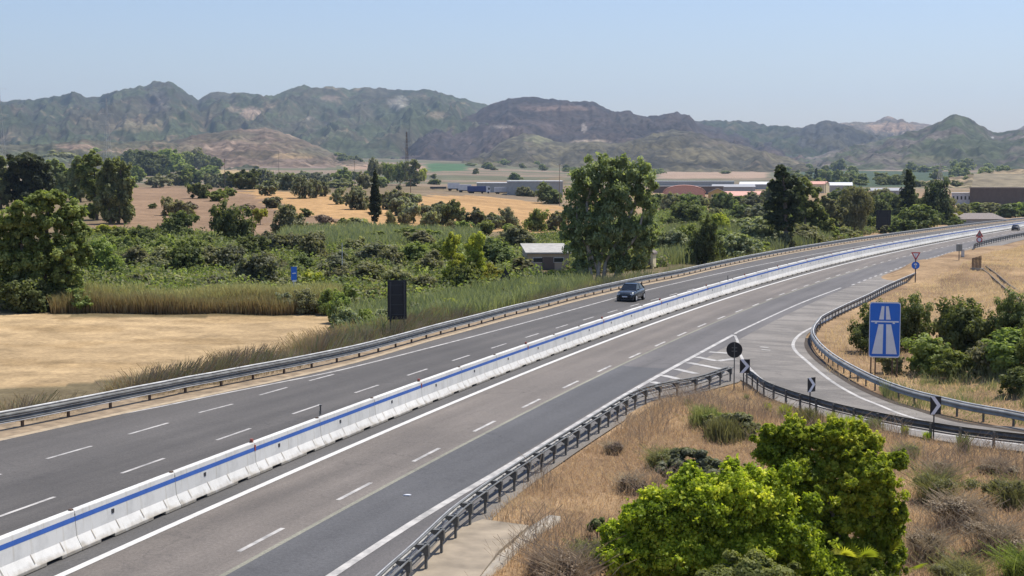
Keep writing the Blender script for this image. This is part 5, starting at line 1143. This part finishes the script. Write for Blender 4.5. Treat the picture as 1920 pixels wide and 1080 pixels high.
pole(1049, 308, 386, 'wooden pole just left of the big eucalyptus crown'); pole(422, 298, 354, 'wooden pole at the left end of the hedgerow', r=.16); pole(523, 283, 340, 'wooden pole above the middle of the hedgerow', r=.2); pole(665, 302, 352, 'wooden pole left of the cypress top', r=.18); pole(642, 455, 528, 'thin grey lamp pole without a head in the thicket', False, .07); pole(770, 335, 372, 'short wooden pole right of the tall dark field tree', r=.15); pole(1548, 318, 362, 'thin pole right of the cream house', True, .16); pole(1624, 380, 425, 'pale pole right of the umbrella shaped tree', False, .12)

rp = lambda x, y: .35 + .75 * fbm(x / 3, y / 3, 71) + .75 * fbm(x / 11, y / 11, 72)
# ------------------------------------------------------------------ reeds, undergrowth, grass (stuff nobody could count)
def sample_poly(P, n, seed, fn=None):
    r = np.random.default_rng(seed); P = np.array(P); lo, hi = P.min(0), P.max(0); out = np.zeros((0, 2)); k = 0
    while len(out) < n and k < 60:
        q = r.uniform(lo, hi, (n * 2, 2)); m_ = inpoly(q[:, 0], q[:, 1], P)
        if fn is not None: m_ &= fn(q[:, 0], q[:, 1])
        out = np.vstack([out, q[m_]]); k += 1
    return out[:n]
def blades(name, XY, h, w, mat, seed, bend=.35, tint=(.1, .9), hvar=.4, grad=0, zfn=None, patch=None, kind='stuff'):
    r = np.random.default_rng(seed); n = len(XY); z = terrain(XY[:, 0], XY[:, 1]) if zfn is None else zfn(XY[:, 0], XY[:, 1])
    a = r.uniform(0, 6.283, n); ax = np.stack([np.cos(a), np.sin(a)], 1); b_ = r.uniform(0, 6.283, n); bx = np.stack([np.cos(b_), np.sin(b_)], 1)
    H = h * (1 + hvar * (r.random(n) * 2 - 1)); 
    if patch is not None: H = H * patch(XY[:, 0], XY[:, 1])
    wd = (w * r.uniform(.6, 1.4, n))[:, None]; bd = (bend * H * r.uniform(.2, 1.2, n))[:, None]
    def P(f, ww, bb, hh): return np.c_[XY + bx * bd * bb + ax * wd * ww, z - .04 + H * hh]
    V = np.stack([P(0, -.5, 0, 0), P(0, .5, 0, 0), P(0, .45, .25, .55), P(0, -.45, .25, .55), P(0, .12, 1, 1), P(0, -.12, 1, .98)], 1).reshape(-1, 3)
    i = np.arange(n)[:, None] * 6; F = np.vstack([i + np.array([[0, 1, 2, 3]]), i + np.array([[3, 2, 4, 5]])])
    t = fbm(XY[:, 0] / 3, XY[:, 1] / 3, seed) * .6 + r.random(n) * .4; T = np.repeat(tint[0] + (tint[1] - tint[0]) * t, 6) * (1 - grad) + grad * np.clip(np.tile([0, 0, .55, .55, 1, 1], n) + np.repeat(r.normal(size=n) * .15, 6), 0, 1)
    o = put(name, npmesh(name, V, F, np.stack([T, T, T], 1)), mat); return tag(o, kind=kind)
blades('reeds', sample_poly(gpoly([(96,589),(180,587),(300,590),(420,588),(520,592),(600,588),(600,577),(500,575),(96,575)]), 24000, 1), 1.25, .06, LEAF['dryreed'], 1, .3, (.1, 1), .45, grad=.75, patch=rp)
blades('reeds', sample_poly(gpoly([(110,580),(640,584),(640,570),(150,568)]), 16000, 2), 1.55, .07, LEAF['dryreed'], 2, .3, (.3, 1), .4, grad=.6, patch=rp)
lit = lambda x, y: off_of(x, y) > rail_max + 2.2
rail_max = 12.6
blades('reeds', sample_poly(gpoly([(630,664),(700,645),(800,622),(900,596),(1000,572),(1110,545),(1100,528),(1000,545),(900,560),(800,575),(700,590),(640,600)]), 24000, 3, lambda x, y: off_of(x, y) > 15.2), 1.2, .075, LEAF['reed'], 3, .4, (.0, 1), .5, patch=rp)
blades('reeds', sample_poly(gpoly([(500,478),(700,474),(890,470),(900,445),(700,436),(540,440)]), 20000, 4), 2.0, .16, LEAF['reed'], 4, .35, (.2, .95), .4)
blades('reeds', sample_poly(gpoly([(1230,500),(1380,490),(1560,458),(1545,432),(1420,425),(1250,436)]), 20000, 5, lambda x, y: off_of(x, y) > 17), 2.2, .16, LEAF['reed'], 5, .35, (.1, .9), .35)
row([(545,586,44,34,'olive'),(580,588,46,42,'scrub'),(612,590,40,44,'green'),(636,606,40,52,'green'),(650,640,46,58,'reed'),(686,636,44,50,'green'),(716,626,40,44,'reed'),(778,608,40,36,'reed'),(812,600,34,30,'scrub'),(850,592,36,30,'yellow'),(900,580,36,26,'reed'),(948,568,34,24,'scrub'),(1000,556,36,24,'yellow'),(1050,546,34,22,'reed'),(150,585,50,40,'green'),(40,583,90,60,'dark'),(470,584,36,24,'scrub'),(300,583,34,26,'scrub')],
    'reed', 'round', 'verge_bush', 'bush', 'bushes growing among the reeds', '%s bush growing among the reeds beside field and road, %s from the left')
# low undergrowth in the belt
def undergrowth(name, P, n, rad, hgt, kind, seed, leaf, per=26, fn=None):
    XY = sample_poly(P, n, seed, fn); r = np.random.default_rng(seed); z = terrain(XY[:, 0], XY[:, 1]); R = rad * r.uniform(.5, 1.5, len(XY))
    k = per; o = r.normal(size=(len(XY), k, 3)); o /= np.linalg.norm(o, axis=2)[..., None]; o[..., 2] = np.abs(o[..., 2]); q = r.random((len(XY), k, 1)) ** .35
    C = np.concatenate([XY, z[:, None]], 1)[:, None, :] + o * q * np.stack([R, R, R * hgt], 1)[:, None, :]
    C = C.reshape(-1, 3); Nn = (o + r.normal(size=o.shape) * .6).reshape(-1, 3); Nn /= np.linalg.norm(Nn, axis=1)[:, None]; u = np.cross(Nn, r.normal(size=Nn.shape)); u /= np.linalg.norm(u, axis=1)[:, None]; w = np.cross(Nn, u)
    s_ = leaf * r.uniform(.6, 1.5, (len(C), 1)) / 2; V = np.stack([C - u * s_ * 1.5, C + w * s_, C + u * s_ * 1.5, C - w * s_], 1).reshape(-1, 3); F = np.arange(len(V)).reshape(-1, 4)
    T = np.repeat(np.clip(np.repeat(r.random(len(XY)), k) * .6 + r.random(len(C)) * .4, 0, 1), 4)
    return tag(put(name, npmesh(name, V, F, np.stack([T, T, T], 1)), LEAF[kind]), kind='stuff')
SHEDP = gpoly([(975,524),(975,480),(1075,480),(1075,524)])
noshed = lambda x, y: ~inpoly(x, y, SHEDP)
BELT = gpoly([(-60,586),(90,580),(640,566),(700,585),(900,560),(1090,530),(1080,445),(700,470),(520,470),(430,445),(170,440),(60,480),(-60,500)])
undergrowth('undergrowth', BELT, 3000, 1.5, .9, 'scrub', 11, .24, per=70, fn=noshed); undergrowth('undergrowth', BELT, 1300, 1.5, 1.0, 'green', 12, .24, per=70, fn=noshed); undergrowth('undergrowth', BELT, 1500, 1.8, 1.1, 'dark', 13, .24, per=70, fn=noshed)
undergrowth('undergrowth', gpoly([(1100,520),(1240,500),(1560,456),(1640,436),(1780,420),(1780,400),(1560,400),(1240,400),(1100,430)]), 3000, 1.8, .9, 'dark', 14, .34, per=50, fn=lambda x, y: off_of(x, y) > 17)
undergrowth('undergrowth', gpoly([(1100,520),(1240,500),(1560,456),(1640,436),(1560,425),(1240,430),(1100,450)]), 1500, 1.6, .9, 'scrub', 15, .34, per=50, fn=lambda x, y: off_of(x, y) > 17)
# weeds between the rail and the field
vg = lambda s0, s1, d0, d1, n, seed: (lambda r: (lambda s_, d_: road_pt_many(s_, rail_off(s_) + d_ - 13.2))(r.uniform(s0, s1, n), r.uniform(d0, d1, n)))(np.random.default_rng(seed))
def road_pt_many(s_, d_):
    dl = (lat(s_ + 1) - lat(s_ - 1)) / 2; nn = 1 / np.sqrt(1 + dl * dl); x, y = xy(s_ - d_ * nn * dl, lat(s_) + d_ * nn); return np.stack([x, y], 1)
hp = lambda x, y: .3 + 1.0 * smooth(.35, .65, fbm(x / 4, y / 4, 77))
blades('weeds', vg(12, 140, 14.4, 20, 30000, 21), .9, .03, LEAF['olive'], 21, .4, (.3, 1), .5, patch=hp)
blades('weeds', vg(12, 140, 14.0, 21, 26000, 22), .75, .025, LEAF['brown'], 22, .45, (.2, 1), .5, patch=hp)
blades('weeds', vg(8, 100, 15.0, 20, 26000, 25), .95, .022, LEAF['brown'], 25, .45, (.2, 1), .5, patch=hp)
blades('weeds', vg(8, 100, 14.8, 19, 16000, 26), 1.0, .02, LEAF['dryreed'], 26, .5, (.2, .8), .5, patch=hp)
blades('weeds', vg(135, 330, 14.6, 18, 9000, 23), .8, .09, LEAF['scrub'], 23, .35, (.2, 1), .5, patch=hp)
# dry grass on the island, the bank and the verge
drymat = leafmat('dry_grass', [(.42, .28, .17), (.62, .46, .29), (.8, .66, .43)], .5, (1.1, 1.05, .8))
def clear_road(x, y): return (dist_to(RC2, x, y) > 6.6) & (off_of(x, y) < -10)
NRl = resample(crv(RAIL_N, 4), 1.0)[:, :2]
ISL = gpoly([(1380,722),(1460,757),(1600,800),(1760,830),(1990,860),(2300,900),(2300,1400),(880,1300),(800,1120),(850,1030),(950,945),(1090,850),(1200,775),(1300,745)])
slabP = [(q.x, q.y) for q in sl_]
isf = lambda x, y: ~inpoly(x, y, slabP)
blades('dry_grass', sample_poly(ISL, 120000, 31, isf), .24, .016, drymat, 31, .9, (0, 1), .5, patch=lambda x, y: .45 + 1.1 * fbm(x / 1.6, y / 1.6, 91))
blades('dry_grass', sample_poly(ISL, 26000, 32, isf), .5, .016, LEAF['brown'], 32, .7, (0.2, 1), .5, patch=lambda x, y: .2 + 1.5 * smooth(.45, .65, fbm(x / 3, y / 3, 92)))
BNK = gpoly([(1550,700),(1610,722),(1720,755),(1900,790),(2300,850),(2300,470),(1930,455),(1840,478),(1800,502),(1716,532),(1630,575),(1545,625)])
blades('dry_grass', sample_poly(BNK, 120000, 33), .3, .026, drymat, 33, .9, (0, 1), .5, patch=lambda x, y: .4 + 1.2 * fbm(x / 2.5, y / 2.5, 93))
blades('dry_grass', sample_poly(gpoly([(1680,780),(1920,800),(2200,830),(2200,690),(1900,700),(1720,715),(1640,720)]), 14000, 34), .5, .025, LEAF['reed'], 34, .4, (.2, 1), .5, patch=lambda x, y: .2 + 1.4 * smooth(.4, .65, fbm(x / 3, y / 3, 94)))
# green tufts by the inner rail
tuf = [(1472,783,26,22),(1512,800,44,30),(1592,808,28,24),(1637,808,40,22),(1697,818,12,18),(1737,826,12,16),(1806,850,22,30),(1320,800,50,34),(1440,772,12,16),(1355,825,60,36),(1400,752,10,12),(1290,760,16,12),(1560,795,20,20)]
for i, (u, v, w, h) in enumerate(sorted(tuf)):
    p = at(u, v); s_ = mpp(p); n = int(60 + w * h * .5); r = np.random.default_rng(i + 50); q = r.normal(size=(n, 2)) * w * s_ * .22 + np.array([p.x, p.y])
    o = blades('grass_tuft', q, h * s_ * .95, .03, LEAF['scrub'] if w >= 44 else (LEAF['mid'] if i % 3 else LEAF['reed']), i + 60, .4, (.1, 1), .4, kind=None)
    tag(o, 'green grass tuft beside the inner guard rail, %s from the left' % ordinal(i + 1), 'grass tuft', 'green tufts near the inner guard rail')

def twigbush(u, v, w, h, kind, label, cat='bush', n=900, seed=0, wd=.02):
    p = at(u, v); s_ = mpp(p); r = np.random.default_rng(seed + int(u)); e = empty('dry_bush', p, label, cat, 'dry bushes on the island')
    q = r.normal(size=(n, 2)) * w * s_ * .2 + np.array([p.x, p.y])
    o = blades('stems', q, h * s_ * .5, wd * .7, LEAF[kind], seed + int(v), 1.1, (.0, 1), .6, kind=None, zfn=lambda x, y: np.full(len(x), 0.0) + p.z + r.random(len(x)) ** 2 * h * s_ * .45)
    o.parent = e; o.location = (-p.x, -p.y, -p.z); e.location = p
    lf = cloudmesh('foliage', [(r.normal() * w * s_ * .2, r.normal() * w * s_ * .2, h * s_ * (.2 + .5 * r.random()), w * s_ * .2, w * s_ * .2, h * s_ * .2) for _ in range(9)], n * 6, .04, seed + 9, nclump=30, clump=.4, shell=.1, aspect=2.2)
    put('foliage', lf, LEAF[kind], e)
tb = [(1070,1110,130,95,'brown'),(1030,1085,70,60,'brown'),(1100,1060,60,50,'scrub'),(1755,945,80,70,'scrub'),(1800,990,120,70,'brown'),(1765,905,60,44,'brown'),(1900,950,90,60,'scrub'),(1870,1040,120,70,'brown'),(1740,1050,80,60,'brown'),(1800,1095,110,60,'scrub'),(1915,1090,90,70,'green'),(1870,890,70,34,'brown'),(1700,860,50,30,'scrub'),(1240,880,60,44,'scrub'),(1330,800,70,34,'green'),(1385,820,60,34,'scrub'),(1180,920,50,34,'brown'),(1150,850,40,24,'brown')]
for i, (u, v, w, h, kd) in enumerate(sorted(tb)):
    twigbush(u, v, w, h, kd, '%s twiggy bush among the dry grass of the island, %s from the left' % (ADJ[kd].replace(' leafless', ''), ordinal(i + 1)), seed=i * 5, n=1100)
